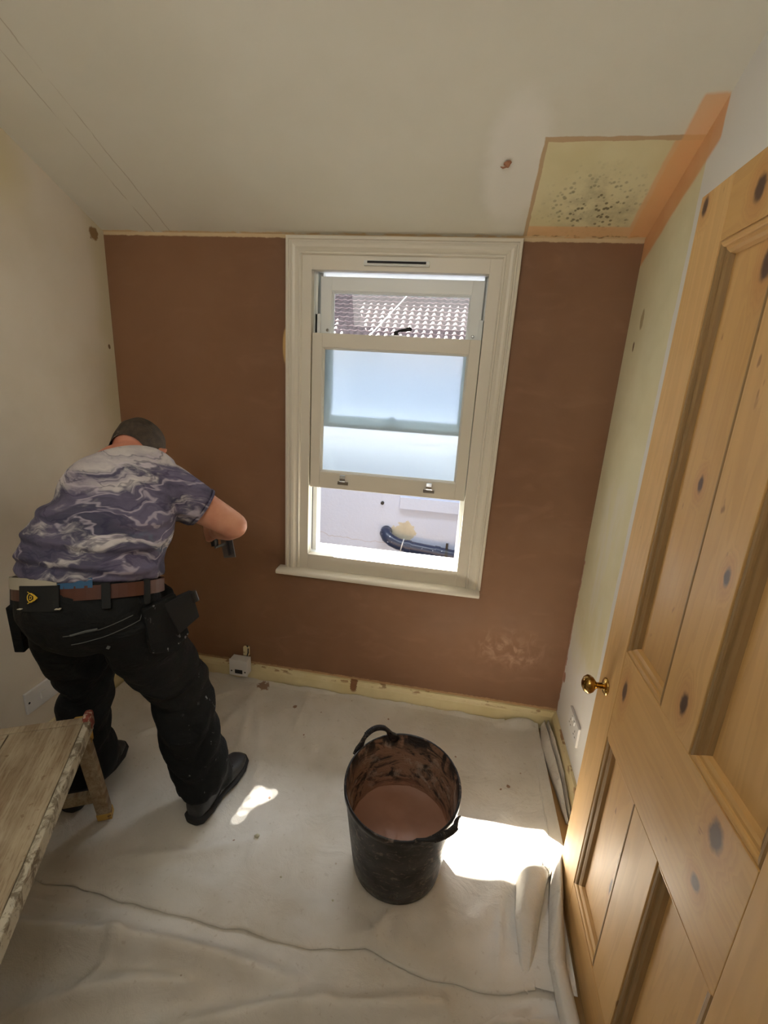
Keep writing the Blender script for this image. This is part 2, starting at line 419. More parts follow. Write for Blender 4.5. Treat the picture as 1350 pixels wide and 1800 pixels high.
# inner window board with rounded nose
s = MB(); nose = [(0.0, 0.645)] + [(-0.052 - 0.012 * math.sin(a), 0.657 - 0.012 * math.cos(a)) for a in [i * math.pi / 8 for i in range(9)]] + [(0.0, 0.670)]
s.rings([[(xx, a, b) for a, b in nose] for xx in (-0.789, 0.154)])
s.build('window_board', white_paint, win, .002)

frost = Mat('frosted_glass', (0.73, 0.79, 0.83, 1), 0.36)
frost.b.inputs['Transmission Weight'].default_value = 1.0
frost.b.inputs['IOR'].default_value = 1.3
tr = frost.nt.nodes.new('ShaderNodeBsdfTranslucent'); tr.inputs[0].default_value = (0.66, 0.76, 0.80, 1)
mx = frost.nt.nodes.new('ShaderNodeMixShader'); mx.inputs[0].default_value = 0.25
out = frost.nt.nodes['Material Output']
frost.nt.links.new(frost.b.outputs[0], mx.inputs[1]); frost.nt.links.new(tr.outputs[0], mx.inputs[2]); frost.nt.links.new(mx.outputs[0], out.inputs[0])
clear = Mat('clear_glass')
tp = clear.nt.nodes.new('ShaderNodeBsdfTransparent'); tp.inputs[0].default_value = (0.96, 0.98, 0.98, 1)
gl = clear.nt.nodes.new('ShaderNodeBsdfGlossy'); gl.inputs['Roughness'].default_value = 0.0
fr = clear.nt.nodes.new('ShaderNodeFresnel'); fr.inputs[0].default_value = 1.35
mx = clear.nt.nodes.new('ShaderNodeMixShader'); out = clear.nt.nodes['Material Output']
clear.nt.links.new(fr.outputs[0], mx.inputs[0]); clear.nt.links.new(tp.outputs[0], mx.inputs[1]); clear.nt.links.new(gl.outputs[0], mx.inputs[2]); clear.nt.links.new(mx.outputs[0], out.inputs[0])

def sash(name, x0, x1, z0, z1, y0, y1, st, top, bot, glass, paint):
    r = MB()
    r.box(x0, y0, z0, x0 + st, y1, z1); r.box(x1 - st, y0, z0, x1, y1, z1)
    r.box(x0 + st, y0, z1 - top, x1 - st, y1, z1); r.box(x0 + st, y0, z0, x1 - st, y1, z0 + bot)
    o = r.build(name, paint, win, .0015)
    b = MB(); gx0, gx1, gz0, gz1 = x0 + st - .001, x1 - st + .001, z0 + bot - .001, z1 - top + .001
    sweep_frame(b, gx0, gx1, gz0, gz1, [(0, y0 + .004), (0.003, y0 + .004), (0.005, y0 + .008), (0.009, y0 + .013), (0.010, y0 + .02), (0, y0 + .02)], True)
    b.build('glazing_bead', paint, o)
    MB().box(gx0, y0 + .018, gz0, gx1, y0 + .022, gz1).build('frosted_pane' if glass is frost else 'clear_pane', glass, o)
    return o
lower = sash('lower_sash', -0.648, 0.044, 1.066, 1.722, 0.002, 0.042, 0.043, 0.055, 0.072, frost, white_paint)
lower['label'] = 'lower sash with frosted glass, slid halfway up'
upper = sash('upper_sash', -0.631, 0.036, 1.335, 1.945, 0.054, 0.092, 0.047, 0.053, 0.042, clear, upvc)
upper['label'] = 'upper sash with clear glass'
# sash lifts
for lx in (-0.495, -0.111):
    h = MB(); h.box(lx - .024, -0.003, 1.088, lx + .024, 0.002, 1.104)
    h.rings([[(lx + sx, a, b) for a, b in ((0.0, 1.100), (-0.006, 1.100), (-0.016, 1.108), (-0.018, 1.120), (-0.012, 1.132), (-0.006, 1.133), (-0.013, 1.120), (-0.010, 1.112), (0.0, 1.108))] for sx in (-.012, .012)])
    h.lathe((lx, -0.003, 1.112), (0, -1, 0), [(.009, 0), (.009, .006), (.004, .009)], 12)
    h.build('sash_lift', chrome, lower, .0012)
# fastener on the meeting rail
fs = MB().box(-0.325, 0.010, 1.722, -0.255, 0.034, 1.727).build('fastener_plate', chrome, lower, .001)
fa = MB(); fa.lathe((-0.30, .022, 1.727), (0, 0, 1), [(.009, 0), (.009, .012), (.006, .016)], 14)
fa.tube([(-0.30, .02, 1.738), (-0.285, .014, 1.744), (-0.262, .01, 1.748), (-0.243, .008, 1.752), (-0.235, .008, 1.749)], [.004, .005, .007, .009, .004], 10)
fa.build('fastener_lever', black_plastic, lower, smooth=True)
MB().box(-0.33, 0.056, 1.372, -0.27, 0.07, 1.384).lathe((-0.30, .064, 1.384), (0, 0, 1), [(.011, 0), (.011, .01)], 12).build('fastener_keep', black_plastic, upper, .001)
for lx in (-0.598, 0.008):
    MB().lathe((lx, 0.054, 1.738), (0, -1, 0), [(.006, 0), (.006, .006), (.003, .008)], 10).build('sash_stop', chrome, upper)
# trickle vent over the window
vent = MB(); vent.rings([[(xx, a, b) for a, b in ((-.006, 1.975), (-.019, 1.975), (-.022, 1.979), (-.015, 1.983), (-.013, 1.994), (-.006, 1.995))] for xx in (-0.438, -0.182)])
vo = vent.build('trickle_vent', upvc, win, .0008)
MB().box(-0.425, -.0155, 1.9835, -0.195, -.0130, 1.9915).build('vent_slot', dark_slot, vo)

# ------------------------------------------------------------------ door
def pine(name, axis, knots=(), tint=0.0, dk=1.0):
    """grain runs along axis ('y' or 'z'); knots = (y, z, ry, rz)"""
    M = Mat(name, rough=0.3, spec=0.5)
    x, y, z = M.xyz()
    u, v = (y, z) if axis == 'z' else (z, y)        # u across the grain
    warp = None; dark = None; halo = None
    for ky, kz, ry, rz in knots:
        a = M.mth('DIVIDE', M.mth('SUBTRACT', y, ky), ry); b = M.mth('DIVIDE', M.mth('SUBTRACT', z, kz), rz)
        d = M.mth('SQRT', M.mth('ADD', M.mth('MULTIPLY', a, a), M.mth('MULTIPLY', b, b)))
        d = M.mth('ADD', d, M.mth('MULTIPLY', M.mth('SUBTRACT', M.noise(60, 2), .5), .5))
        k = M.mth('SUBTRACT', 1.0, M.ramp(d, 0.55, 1.15)); h = M.mth('SUBTRACT', 1.0, M.ramp(d, 0.8, 3.2))
        dark = k if dark is None else M.mth('MAXIMUM', dark, k); halo = h if halo is None else M.mth('MAXIMUM', halo, h)
    # long wavy growth lines
    gv = M.vec(1, 1, 0.09) if axis == 'z' else M.vec(1, 0.09, 1)
    n1 = M.noise(9, 3, 0.5, vec=gv, dist=0.6, w=tint * 7 + 1)
    if halo is not None: n1 = M.mth('ADD', n1, M.mth('MULTIPLY', halo, 0.22))
    lines = M.mth('FRACT', M.mth('MULTIPLY', n1, 13.0))
    lines = M.mth('MULTIPLY', M.ramp(lines, 0.1, 0.85), M.mth('SUBTRACT', 1.0, M.ramp(lines, 0.86, 1.0)))
    fine = M.noise(130, 3, 0.6, vec=gv)
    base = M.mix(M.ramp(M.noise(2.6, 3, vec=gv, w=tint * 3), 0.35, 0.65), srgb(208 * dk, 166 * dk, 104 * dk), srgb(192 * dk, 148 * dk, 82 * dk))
    c = M.mix(M.mth('MULTIPLY', lines, 0.20), base, srgb(160, 116, 64))
    c = M.mix(M.mth('MULTIPLY', fine, 0.22), c, srgb(226, 184, 128))
    pit = M.ramp(M.noise(34, 2, vec=M.vec(1, 1, .4) if axis == 'z' else M.vec(1, .4, 1), w=tint + 5), 0.70, 0.75)
    c = M.mix(M.mth('MULTIPLY', pit, 0.6), c, srgb(110, 70, 36))
    if dark is not None:
        c = M.mix(M.mth('MULTIPLY', halo, 0.35), c, srgb(168, 104, 52)); c = M.mix(M.mth('MULTIPLY', dark, 0.95), c, srgb(66, 38, 24))
    M.color(c).rough(M.ramp(M.noise(6, 3), -1.2, 1.6)).bump(n1, 0.12, 0.003)
    M.b.inputs['Coat Weight'].default_value = .28 if dk == 1 else 0; M.b.inputs['Coat Roughness'].default_value = .42
    return M
DX0, DX1 = 0.465, 0.508
DY = [-0.727, -0.858, -1.072, -1.200, -1.414, -1.545]
DZ = [0.008, 0.150, 0.675, 0.930, 1.850, 1.970]
door = empty('door_1', (0.484, -1.545, 0.008), 'open four-panel pine door with knots and a brass knob', 'door', kind='structure')
K = [(-0.752, 1.945, .013, .022), (-1.005, 1.779, .017, .032), (-0.968, 1.385, .011, .02), (-1.169, 1.265, .010, .02), (-0.899, .843, .014, .032),
     (-1.147, .997, .014, .027), (-1.321, .882, .022, .03), (-1.31, .768, .016, .016), (-0.965, 1.905, .018, .026), (-1.018, .361, .006, .03), (-1.36, 1.15, .014, .03)]
near = lambda y0, y1, z0, z1: [k for k in K if y1 <= k[0] <= y0 and z0 <= k[1] <= z1]
def dboard(name, y0, y1, z0, z1, axis, t):
    return MB().box(DX0, y0, z0, DX1, y1, z1).build(name, pine('pine_' + name, axis, near(y0, y1, z0, z1), t), door, .0012)
g = .0006
dboard('stile', DY[0], DY[1] + g, DZ[0], DZ[5], 'z', .1)
dboard('stile', DY[4] - g, DY[5], DZ[0], DZ[5], 'z', .2)
dboard('rail', DY[1], DY[4], DZ[4] + g, DZ[5], 'y', .3)
dboard('rail', DY[1], DY[4], DZ[2], DZ[3], 'y', .4)
dboard('rail', DY[1], DY[4], DZ[0], DZ[1] - g, 'y', .5)
dboard('muntin', DY[2] - g, DY[3] + g, DZ[3] + g, DZ[4], 'z', .6)
dboard('muntin', DY[2] - g, DY[3] + g, DZ[1], DZ[2] - g, 'z', .7)
mould_v = pine('pine_moulding_upright', 'z', (), .8, .62); mould_h = pine('pine_moulding_level', 'y', (), .9)  # uprights darkened in the colour, part stain, part shade away from the window
for (ya, yb) in ((DY[1], DY[2]), (DY[3], DY[4])):
    for (za, zb) in ((DZ[3], DZ[4]), (DZ[1], DZ[2])):
        p = MB().box(DX0 + .021, ya + .004, za - .004, DX0 + .031, yb - .004, zb + .004)
        pn = p.build('panel', pine('pine_panel', 'z', [(k[0], k[1], k[2], k[3]) for k in near(ya, yb, za, zb)], ya + za), door)
        mp = [(0, DX0 + .003), (.004, DX0 + .001), (.009, DX0 + .002), (.012, DX0 + .004), (.013, DX0 + .008), (.019, DX0 + .0085), (.025, DX0 + .012), (.028, DX0 + .0208)]
        cs = [(ya - .0015, za, -1, 1), (ya - .0015, zb, -1, -1), (yb + .0015, zb, 1, -1), (yb + .0015, za, 1, 1)]
        for i in range(4):
            a, b2 = cs[i], cs[(i + 1) % 4]
            q = MB(); q.rings([[(xx, cy + dy * o, cz + dz * o) for o, xx in mp + [(0, DX0 + .0208)]] for cy, cz, dy, dz in (a, b2)])
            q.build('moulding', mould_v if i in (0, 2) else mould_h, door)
kn = (DX0, -0.785, 0.775)
MB().lathe(kn, (-1, 0, 0), [(.001, 0), (.024, 0), (.024, .003), (.020, .006), (.0105, .008), (.009, .011)], 28).build('knob_rose', brass, door, smooth=True)
ko = MB().lathe(kn, (-1, 0, 0), [(.0085, .010), (.0085, .026), (.013, .030), (.021, .036), (.0255, .044), (.0255, .050), (.020, .058), (.011, .063), (.001, .0645)], 28).build('knob', brass, door, smooth=True)
ko['label'] = 'round brass knob'
for hz in (0.25, 1.75):
    MB().lathe((0.462, -1.5475, hz - .045), (0, 0, 1), [(.005, 0), (.005, .09)], 12).build('hinge', brass, door)

# ------------------------------------------------------------------ electrical fittings
def plate(name, c, u, n, w_, h_, label, cat):
    t = empty(name, c, label, cat)
    c, u, n = V(c), V(u), V(n)
    MB().obox(c + n * .005, u, n, (0, 0, 1), w_ / 2, .005, h_ / 2).build('face_plate', socket_white, t, .0022)
    return t, c, u, n
t, c, u, n = plate('light_switch_plate', (XL, -0.607, 0.247), (0, -1, 0), (1, 0, 0), .146, .092, 'white double plate with a small rocker low on the left wall', 'socket')
for sd in (-.06, .06): MB().lathe(c + u * sd + n * .0095, n, [(.0045, 0), (.0045, .001)], 12).build('screw', dark_slot, t)
MB().obox(c + n * .0125, u, n, (0, 0, 1), .011, .004, .016).build('rocker', socket_white, t, .001)
t, c, u, n = plate('wall_socket', (XR, -0.285, 0.248), (0, 1, 0), (-1, 0, 0), .146, .086, 'white double power socket behind the brass door knob', 'socket')
for sd in (-.036, .036):
    for dx_, dz_, a, b in ((0, .004, .0022, .0045), (-.0105, -.016, .0045, .0018), (.0105, -.016, .0045, .0018)):
        MB().obox(c + u * (sd + dx_) + n * .0098 + V((0, 0, dz_)), u, n, (0, 0, 1), a, .0006, b).build('pin_slot', dark_slot, t)
    MB().obox(c + u * (sd * .45) + n * .0115 + V((0, 0, .026)), u, n, (0, 0, 1), .006, .003, .009).build('rocker', socket_white, t, .001)
# small white box on the skirting board
t = empty('spur_box', (-0.985, -0.02, 0.06), 'small white electrical box fixed over the skirting board near the man', 'electrical box')
MB().box(-1.035, -0.058, 0.062, -0.942, -0.018, 0.148).build('back_box', socket_white, t, .002)
MB().box(-1.037, -0.068, 0.060, -0.940, -0.0595, 0.150).build('cover', socket_white, t, .002)
MB().box(-1.006, -0.0692, 0.074, -0.966, -0.067, 0.096).build('label_window', dark_slot, t)
for sx in (-1.024, -0.952): MB().lathe((sx, -0.068, 0.086), (0, -1, 0), [(.004, 0), (.004, .0012)], 10).build('screw', dark_slot, t)
cd = tag(MB().box(-0.985, -0.016, 0.148, -0.955, -0.001, 0.196).build('cable_conduit', skirt, None, .002), 'short stub of cream conduit above the white electrical box', 'conduit')
tag(MB().tube([(-.962, -.02, .15), (-.955, -.022, .17), (-.958, -.014, .19), (-.968, -.006, .2)], .0035, 8).build('electric_cable', black_plastic, None, smooth=True), 'dark loose cable beside the conduit stub above the white box', 'cable')
# hook chip on the ceiling
hk = Mat('broken_plaster', srgb(150, 104, 76), 0.8)
b = MB(); b.lathe((0.058, -0.292, 2.206), (0.2, -.2, -1), [(.013, 0), (.009, .004), (.005, .010), (.002, .013)], 7)
b.tube([(0.066, -.296, 2.207), (0.058, -.292, 2.198), (.046, -.286, 2.196), (.038, -.283, 2.2)], [.005, .004, .003, .001], 6)
tag(b.build('ceiling_hook', hk), 'small rusty hook stub in the pale patch of ceiling', 'hook')

# ------------------------------------------------------------------ outside
render_wall = Mat('white_render', rough=0.85)
x, y, z = render_wall.xyz()
c = render_wall.mix(render_wall.noise(2, 4), srgb(204, 212, 232), srgb(192, 200, 222))
pe = render_wall.mth('MAXIMUM', render_wall.ell(render_wall.wob(x, 9, .22), render_wall.wob(z, 9, .26, 4), -0.44, 0.17, 0.12, 0.12, .8, .9), 0.0)
c = render_wall.mix(pe, c, render_wall.mix(render_wall.noise(12, 3), srgb(206, 200, 180), srgb(176, 168, 148)))
crk = render_wall.mth('ABSOLUTE', render_wall.mth('SUBTRACT', render_wall.wob(z, 2.2, .25), 0.07))
c = render_wall.mix(render_wall.mth('MULTIPLY', render_wall.mth('MULTIPLY', render_wall.mth('SUBTRACT', 1.0, render_wall.ramp(crk, 0.001, 0.006)), render_wall.ramp(x, -0.5, -0.6)), 0.5), c, srgb(170, 160, 160))
render_wall.color(c).bump(render_wall.noise(30, 4), 0.3, 0.01)
tile = Mat('clay_roof_tile', rough=0.85)
tv = tile.node('ShaderNodeTexVoronoi', Scale=1.0); tile.nt.links.new(tile.vec(4.3, 3.2, 0), tv.inputs['Vector'])
c = tile.mix(tile.noise(2.5, 4), srgb(186, 164, 160), srgb(164, 140, 138))
c = tile.mix(tile.mth('MULTIPLY', tile.ramp(tile.noise(16, 4), .5, .72), .7), c, srgb(90, 74, 78))
c = tile.mix(tile.mth('MULTIPLY', tv.outputs['Color'], 0.35), c, srgb(206, 190, 188))
tile.color(c)
stone = Mat('pale_concrete', srgb(190, 190, 192), 0.8)
soil = Mat('dark_pipe_plastic', rough=0.35)
soil.color(soil.mix(soil.ramp(soil.noise(30, 3), .66, .7), srgb(34, 42, 68), srgb(168, 174, 190)))

gr = Mat('yard_concrete', srgb(34, 34, 34), 0.9)
structure(MB().box(-14, 0.3, -3.2, 12, 30, -3.0).build('ground', gr), 'concrete yard far below between the houses', 'ground')
nb = empty('neighbouring_wall', (-0.5, 2.2, -3.0), 'white rendered wall across the gap, seen below the raised sash', 'wall')
MB().box(-6, 2.2, -3, 5, 2.42, 1.0).build('rendered_wall', render_wall, nb)
MB().box(-6.05, 2.17, 1.0, 5.05, 2.46, 1.05).build('coping', stone, nb, .005)
MB().box(-0.49, 2.17, 0.405, 0.9, 2.2, 0.52).build('ledge', render_wall, nb, .004)
tag(MB().lathe((-0.655, 2.2, 0.44), (0, -1, 0), [(.016, 0), (.016, .02), (.009, .022), (.009, .03)], 12).build('wall_fixing', black_plastic), 'small dark fixing stub on the white wall outside', 'fixing')
pp = empty('drain_pipe', (-0.2, 2.1, 0.05), 'dark blue-black plastic drain pipe with an elbow outside the window', 'pipe')
P = [(-.60, 2.19, .17), (-.60, 2.135, .165), (-.575, 2.10, .14), (-.53, 2.085, .115), (-.47, 2.085, .09), (-.38, 2.085, .075), (0.0, 2.085, .038), (0.9, 2.085, -.05)]
MB().tube(P, .055, 24).build('pipe_run', soil, pp, smooth=True)
for cx in (-.37, -.10): 
    cz = .0745 - (cx + .38) * .098
    MB().tube([(cx - .03, 2.085, cz + .003), (cx + .02, 2.085, cz - .002)], .062, 24).build('collar', soil, pp, smooth=False)
ring = MB().tube([(-.435, 2.085, .083), (-.425, 2.085, .081)], .0635, 24).build('seal_ring', stone, pp)
cz = .0745 - (-.02 + .38) * .098
MB().tube([(-.03, 2.085, cz), (-.005, 2.085, cz)], .060, 24).box(-.03, 2.08, cz + .05, -.008, 2.2, cz + .07).box(-.028, 2.07, cz + .05, -.01, 2.09, cz + .11).build('bracket', black_plastic, pp)
# distant house with pantiled roof
hs = empty('neighbouring_house', (-1.5, 12, -3), 'distant house with a pale pinkish clay tiled roof beyond the top sash', 'house')
RY0, RZ0, RY1, RZ1 = 12.6, 2.1, 14.6, 4.24
MB().box(-9, 12.85, -3, 6, 18, 2.15).build('house_wall', render_wall, hs)
rb = MB(); tw, gauge = 0.235, 0.20
L = math.hypot(RY1 - RY0, RZ1 - RZ0); d = V((0, RY1 - RY0, RZ1 - RZ0)).normalized(); nrm = V((0, -d.z, d.y))
rows = int(L / gauge) + 1; cols = int(11.5 / tw); seg = 6
for r in range(rows):
    xs = [-9 + k * tw / seg for k in range(cols * seg + 1)]
    lo = []; hi = []; fr_ = []
    for k, xx in enumerate(xs):
        ph = (k % seg) / seg; hgt = 0.035 * (math.sin(ph * 2 * math.pi) * .5 + .5) ** 1.5
        jit = 0.012 * noise.noise(V((xx // tw * 3.1, r * 1.7, 0)))
        base0 = V((xx, RY0, RZ0)) + d * (r * gauge + jit) + nrm * (hgt + .045 + jit)
        base1 = V((xx, RY0, RZ0)) + d * ((r + 1.12) * gauge) + nrm * (hgt + .005)
        lo.append(base0); hi.append(base1); fr_.append(base0 - nrm * (.04))
    k0 = len(rb.v); rb.v += [tuple(p) for p in fr_ + lo + hi]; n_ = len(xs)
    for k in range(n_ - 1):
        rb.f.append((k0 + k, k0 + k + 1, k0 + n_ + k + 1, k0 + n_ + k)); rb.f.append((k0 + n_ + k, k0 + n_ + k + 1, k0 + 2 * n_ + k + 1, k0 + 2 * n_ + k))
rb.build('tiled_roof', tile, hs)
MB().rings([[(xx, a, b) for a, b in ((RY0 + .05, RZ0 - .02), (RY1, RZ1 - .02), (17, RZ0 - .02))] for xx in (-9, 5.5)]).build('roof_deck', stone, hs)
MB().tube([(-9, RY1, RZ1 + .03), (2.5, RY1, RZ1 + .03)], .09, 10).build('ridge', stone, hs)
MB().box(-4.9, 14.6, 3.6, -4.2, 15.6, 4.75).build('chimney', stone, hs, .01)
wire = Mat('white_cable', srgb(240, 240, 240), 0.5)
pts = [V((-1.69, 2.3, 1.04)).lerp(V((-2.127, 14.4, 4.26)), i / 20) for i in range(21)]
tag(MB().tube(pts, .012, 6).build('overhead_cable', wire), 'white overhead cable crossing in front of the tiled roof', 'cable')

# ------------------------------------------------------------------ dust sheets
def canvas(name, tone=0.0):
    M = Mat(name, rough=0.9, spec=0.15)
    x, y, z = M.xyz()
    a, b = srgb(216 - tone, 211 - tone, 203 - tone), srgb(201 - tone, 195 - tone, 184 - tone)
    c = M.mix(M.ramp(M.noise(3.2, 5), 0.35, 0.7), a, b)
    c = M.mix(M.mth('MULTIPLY', M.ramp(M.noise(1.3, 5, w=2.), .5, .72), .5), c, srgb(170, 152, 124))
    c = M.mix(M.mth('MULTIPLY', M.ramp(M.noise(60, 4, w=4.), .6, .72), .25), c, srgb(150, 128, 104))
    # plaster splashes
    for sx, sy, r, f in ((-0.86, -0.06, .045, 60), (-0.65, -0.165, .014, 90), (-0.52, -0.17, .005, 50), (0.33, -.41, .011, 60), (0.30, -.43, .006, 60),
                         (-.57, -.665, .008, 50), (-.62, -.85, .006, 50), (-.2, -.14, .006, 50), (.12, -.3, .006, 50), (-.55, -.33, .006, 50)):
        e = M.ell(M.wob(x, f, r * 1.6), M.wob(y, f, r * 1.6, 3), sx, sy, r, r, .6, .8)
        c = M.mix(M.mth('MULTIPLY', e, .8), c, srgb(132, 92, 62))
    sp = M.node('ShaderNodeTexVoronoi', Scale=13.0); M.nt.links.new(M.o, sp.inputs['Vector'])
    dt = M.mth('MULTIPLY', M.mth('SUBTRACT', 1.0, M.ramp(sp.outputs['Distance'], .03, .06)), M.ramp(M.noise(4, 2, w=6.), .5, .6))
    c = M.mix(M.mth('MULTIPLY', dt, .7), c, srgb(140, 104, 78))
    M.color(c)
    h = M.mth('ADD', M.mth('MULTIPLY', M.noise(9, 5, dist=.8), 1.0), M.mth('MULTIPLY', M.noise(260, 2), .06))
    M.bump(h, 0.5, 0.02)
    return M
cv = canvas('canvas_sheet'); cv2 = canvas('canvas_sheet_lower', -4)

def seg_d(px, py, a, b):
    ax, ay = a; bx, by = b; dx, dy = bx - ax, by - ay
    t = max(0.0, min(1.0, ((px - ax) * dx + (py - ay) * dy) / (dx * dx + dy * dy)))
    cx, cy = ax + t * dx, ay + t * dy
    side = dx * (py - ay) - dy * (px - ax)
    return math.hypot(px - cx, py - cy), t, (1 if side > 0 else -1)
def ridge(px, py, pts, amp, w, asym=1.0, taper=True):
    best = 9; tt = 0; sd = 1; n = len(pts) - 1
    for i in range(n):
        d, t, s_ = seg_d(px, py, pts[i], pts[i + 1])
        if d < best: best, tt, sd = d, (i + t) / n, s_
    ww = w * (asym if sd > 0 else 1.0)
    k = math.exp(-(best / ww) ** 2) * amp
    if taper: k *= math.sin(math.pi * min(max(tt, .04), .96)) ** .5
    return k
edge_pts = [(-1.56, -1.10), (-1.273, -1.092), (-1.191, -1.093), (-0.922, -1.086), (-0.762, -1.101), (-0.64, -1.093), (-0.446, -1.095),
            (-0.267, -1.10), (-0.12, -1.067), (-0.02, -1.09), (0.104, -1.102), (0.238, -1.097), (0.301, -1.081), (0.36, -1.06)]
def edge_y(px):
    for (a, b), (c_, d_) in zip(edge_pts, edge_pts[1:]):
        if px <= c_: return b + (d_ - b) * (px - a) / (c_ - a)
    return edge_pts[-1][1]
R1 = [([(-.98, -.99), (-.72, -.92), (-.55, -.84)], .007, .02), ([(-.12, -1.06), (-.05, -.93), (.06, -.86)], .008, .014), ([(-.95, -.55), (-.86, -.06)], .008, .03),
      ([(-.78, -.5), (-.90, -.08)], .006, .02), ([(-.7, -.45), (-.92, -.02)], .005, .02), ([(-.62, -.02), (-.6, -.3)], .005, .02), ([(-.55, -.99), (-.3, -1.0), (-.15, -1.02)], .007, .04),
      ([(-.78, -1.0), (-.5, -1.03)], .008, .03), ([(.05, -1.0), (.2, -.93), (.3, -.78)], .007, .03), ([(-.5, -.95), (-.75, -.4)], .004, .03), ([(.25, -1.06), (.27, -.85)], .006, .012),
      ([(-1.25, -.5), (-1.0, -.3)], .012, .012), ([(-1.3, -.3), (-1.05, -.2), (-.98, -.12)], .01, .01), ([(.33, -.05), (.49, -.02)], .02, .02), ([(-.3, -.6), (.0, -.5)], .003, .03)]
def h_top(px, py):
    z = 0.013 + 0.0035 * fbm(px * 2.2, py * 2.2, 1.0) + 0.0018 * fbm(px * 7, py * 7, 4.0) - .004 * abs(fbm(px * 2.6 + 1, py * 2.6, 6.0, 3)) + .001
    for pts, a, w_ in R1: z += ridge(px, py, pts, a * 2.0, w_)
    ey = edge_y(px) + .012 * fbm(px * 6, 0, 2)
    z += 0.010 * math.exp(-((py - ey - .03) / .035) ** 2)         # turned-under hem stands up a little
    z = max(z, .006)
    d = min(math.hypot(px + .068, py + .80) - .135, seg_d(px, py, (-.80, -.83), (-.76, -.52))[0] - .05, seg_d(px, py, (-1.24, -.88), (-1.27, -.57))[0] - .05)
    k = min(1, max(0, d / .05)); k = k * k * (3 - 2 * k)          # pressed flat under the tub and the shoes
    return .0115 * (1 - k) + z * k
def grid_mesh(name, xs, rows_fn, mat, parent):
    """rows_fn(x) -> list of points across the strip at this x"""
    b = MB(); cols_ = [rows_fn(xx) for xx in xs]; n = len(cols_[0])
    for c_ in cols_: b.v += [tuple(p) for p in c_]
    for i in range(len(xs) - 1):
        for j in range(n - 1):
            b.f.append((i * n + j, (i + 1) * n + j, (i + 1) * n + j + 1, i * n + j + 1))
    return link(name, b.mesh(name), mat, parent, True)
sheet = empty('dust_sheet', (-0.5, -0.5, 0.0), 'large off-white canvas dust sheet under the black tub and the man, splashed with plaster', 'dust sheet')
def top_col(px):
    ey = edge_y(px) + .012 * fbm(px * 6, 0, 2); y1 = -0.021 - .004 * fbm(px * 5, 9, 0)
    pts = []
    zt = h_top(px, ey + .004)
    for k in range(7):                                          # rolled hem
        a = math.pi * k / 6
        pts.append((px, ey + .012 - .011 * math.sin(a) + .02 * (1 - k / 6.) * 0, .005 + (zt - .005) * (.5 - .5 * math.cos(a))))
    n = 120
    for k in range(1, n + 1):
        t = k / n; yy = ey + .012 + (y1 - ey - .012) * t
        zz = h_top(px, yy)
        if t > .985: zz += .008 * (1 + fbm(px * 12, 3, 3))
        pts.append((px, yy, zz))
    return pts
x0, x1 = -1.545, 0.345
grid_mesh('main_cloth', [x0 + (x1 - x0) * i / 200 for i in range(201)], top_col, cv, sheet)
def side_col(px):
    """right-hand part of the cloth, towards the skirting and the door"""
    t_ = (px - .345) / (.515 - .345); ya = -1.062 if px < .456 else -.72; yb = -.021; pts = []
    for k in range(91):
        yy = ya + (yb - ya) * k / 90
        zz = h_top(px, yy) + .006 * t_
        pts.append((px, yy, zz))
    return pts
grid_mesh('side_cloth', [.345 + .155 * i / 30 for i in range(31)], side_col, cv, sheet)

def fold(path, widths, heights, leans, name, mat, parent, n=14, open_=0.0, seed=0):
    """a standing fold: inverted-U cross section swept along the path"""
    b = MB(); P_ = [V(p) for p in path]; m_ = 40; cols_ = []
    def samp(L, t):
        k = t * (len(L) - 1); i = min(int(k), len(L) - 2); f_ = k - i; f_ = f_ * f_ * (3 - 2 * f_)
        return L[i] * (1 - f_) + L[i + 1] * f_
    for i in range(m_ + 1):
        t = i / m_; p = samp(P_, t); q = samp(P_, min(1, t + .02)) - samp(P_, max(0, t - .02)); q.z = 0; q.normalize()
        sd = V((q.y, -q.x, 0)); w_, h_, ln = samp(widths, t), samp(heights, t), samp(leans, t)
        row = []
        for j in range(n + 1):
            a = math.pi * j / n
            px = -math.cos(a) * w_ / 2; hz = math.sin(a) ** .75 * h_
            wob_ = .005 * fbm(t * 6 + seed, j * .25, seed) * math.sin(math.pi * j / n)
            row.append(p + sd * (px + ln * (hz / max(h_, 1e-4)) + wob_) + V((0, 0, hz + wob_)))
        cols_.append(row)
    for c_ in cols_: b.v += [tuple(q) for q in c_]
    for i in range(m_):
        for j in range(n): b.f.append((i * (n + 1) + j, (i + 1) * (n + 1) + j, (i + 1) * (n + 1) + j + 1, i * (n + 1) + j + 1))
    o = link(name, b.mesh(name), mat, parent, True)
    so = o.modifiers.new('thick', 'SOLIDIFY'); so.thickness = .0018
    return o
fold([(.515, -.03, .008), (.505, -.16, .01), (.52, -.36, .01), (.535, -.53, .008)], [.012, .022, .014, .008], [.05, .055, .05, .02], [-.01, -.02, -.012, 0], 'fold', cv2, sheet, seed=1)
fold([(.540, -.03, .008), (.534, -.17, .01), (.545, -.34, .01), (.549, -.50, .008)], [.01, .020, .014, .006], [.055, .06, .045, .02], [0, -.012, -.008, 0], 'fold', cv2, sheet, seed=2)
fold([(.43, -.63, .012), (.375, -.74, .012), (.345, -.90, .012), (.318, -1.075, .008)], [.15, .10, .07, .015], [.045, .055, .04, .008], [-.03, -.02, .012, 0], 'fold', cv, sheet, seed=3)
fold([(.452, -.72, .010), (.432, -.84, .012), (.415, -1.0, .012), (.43, -1.22, .01)], [.025, .035, .05, .05], [.085, .07, .045, .035], [-.012, -.01, 0.01, 0], 'fold', cv, sheet, seed=4)

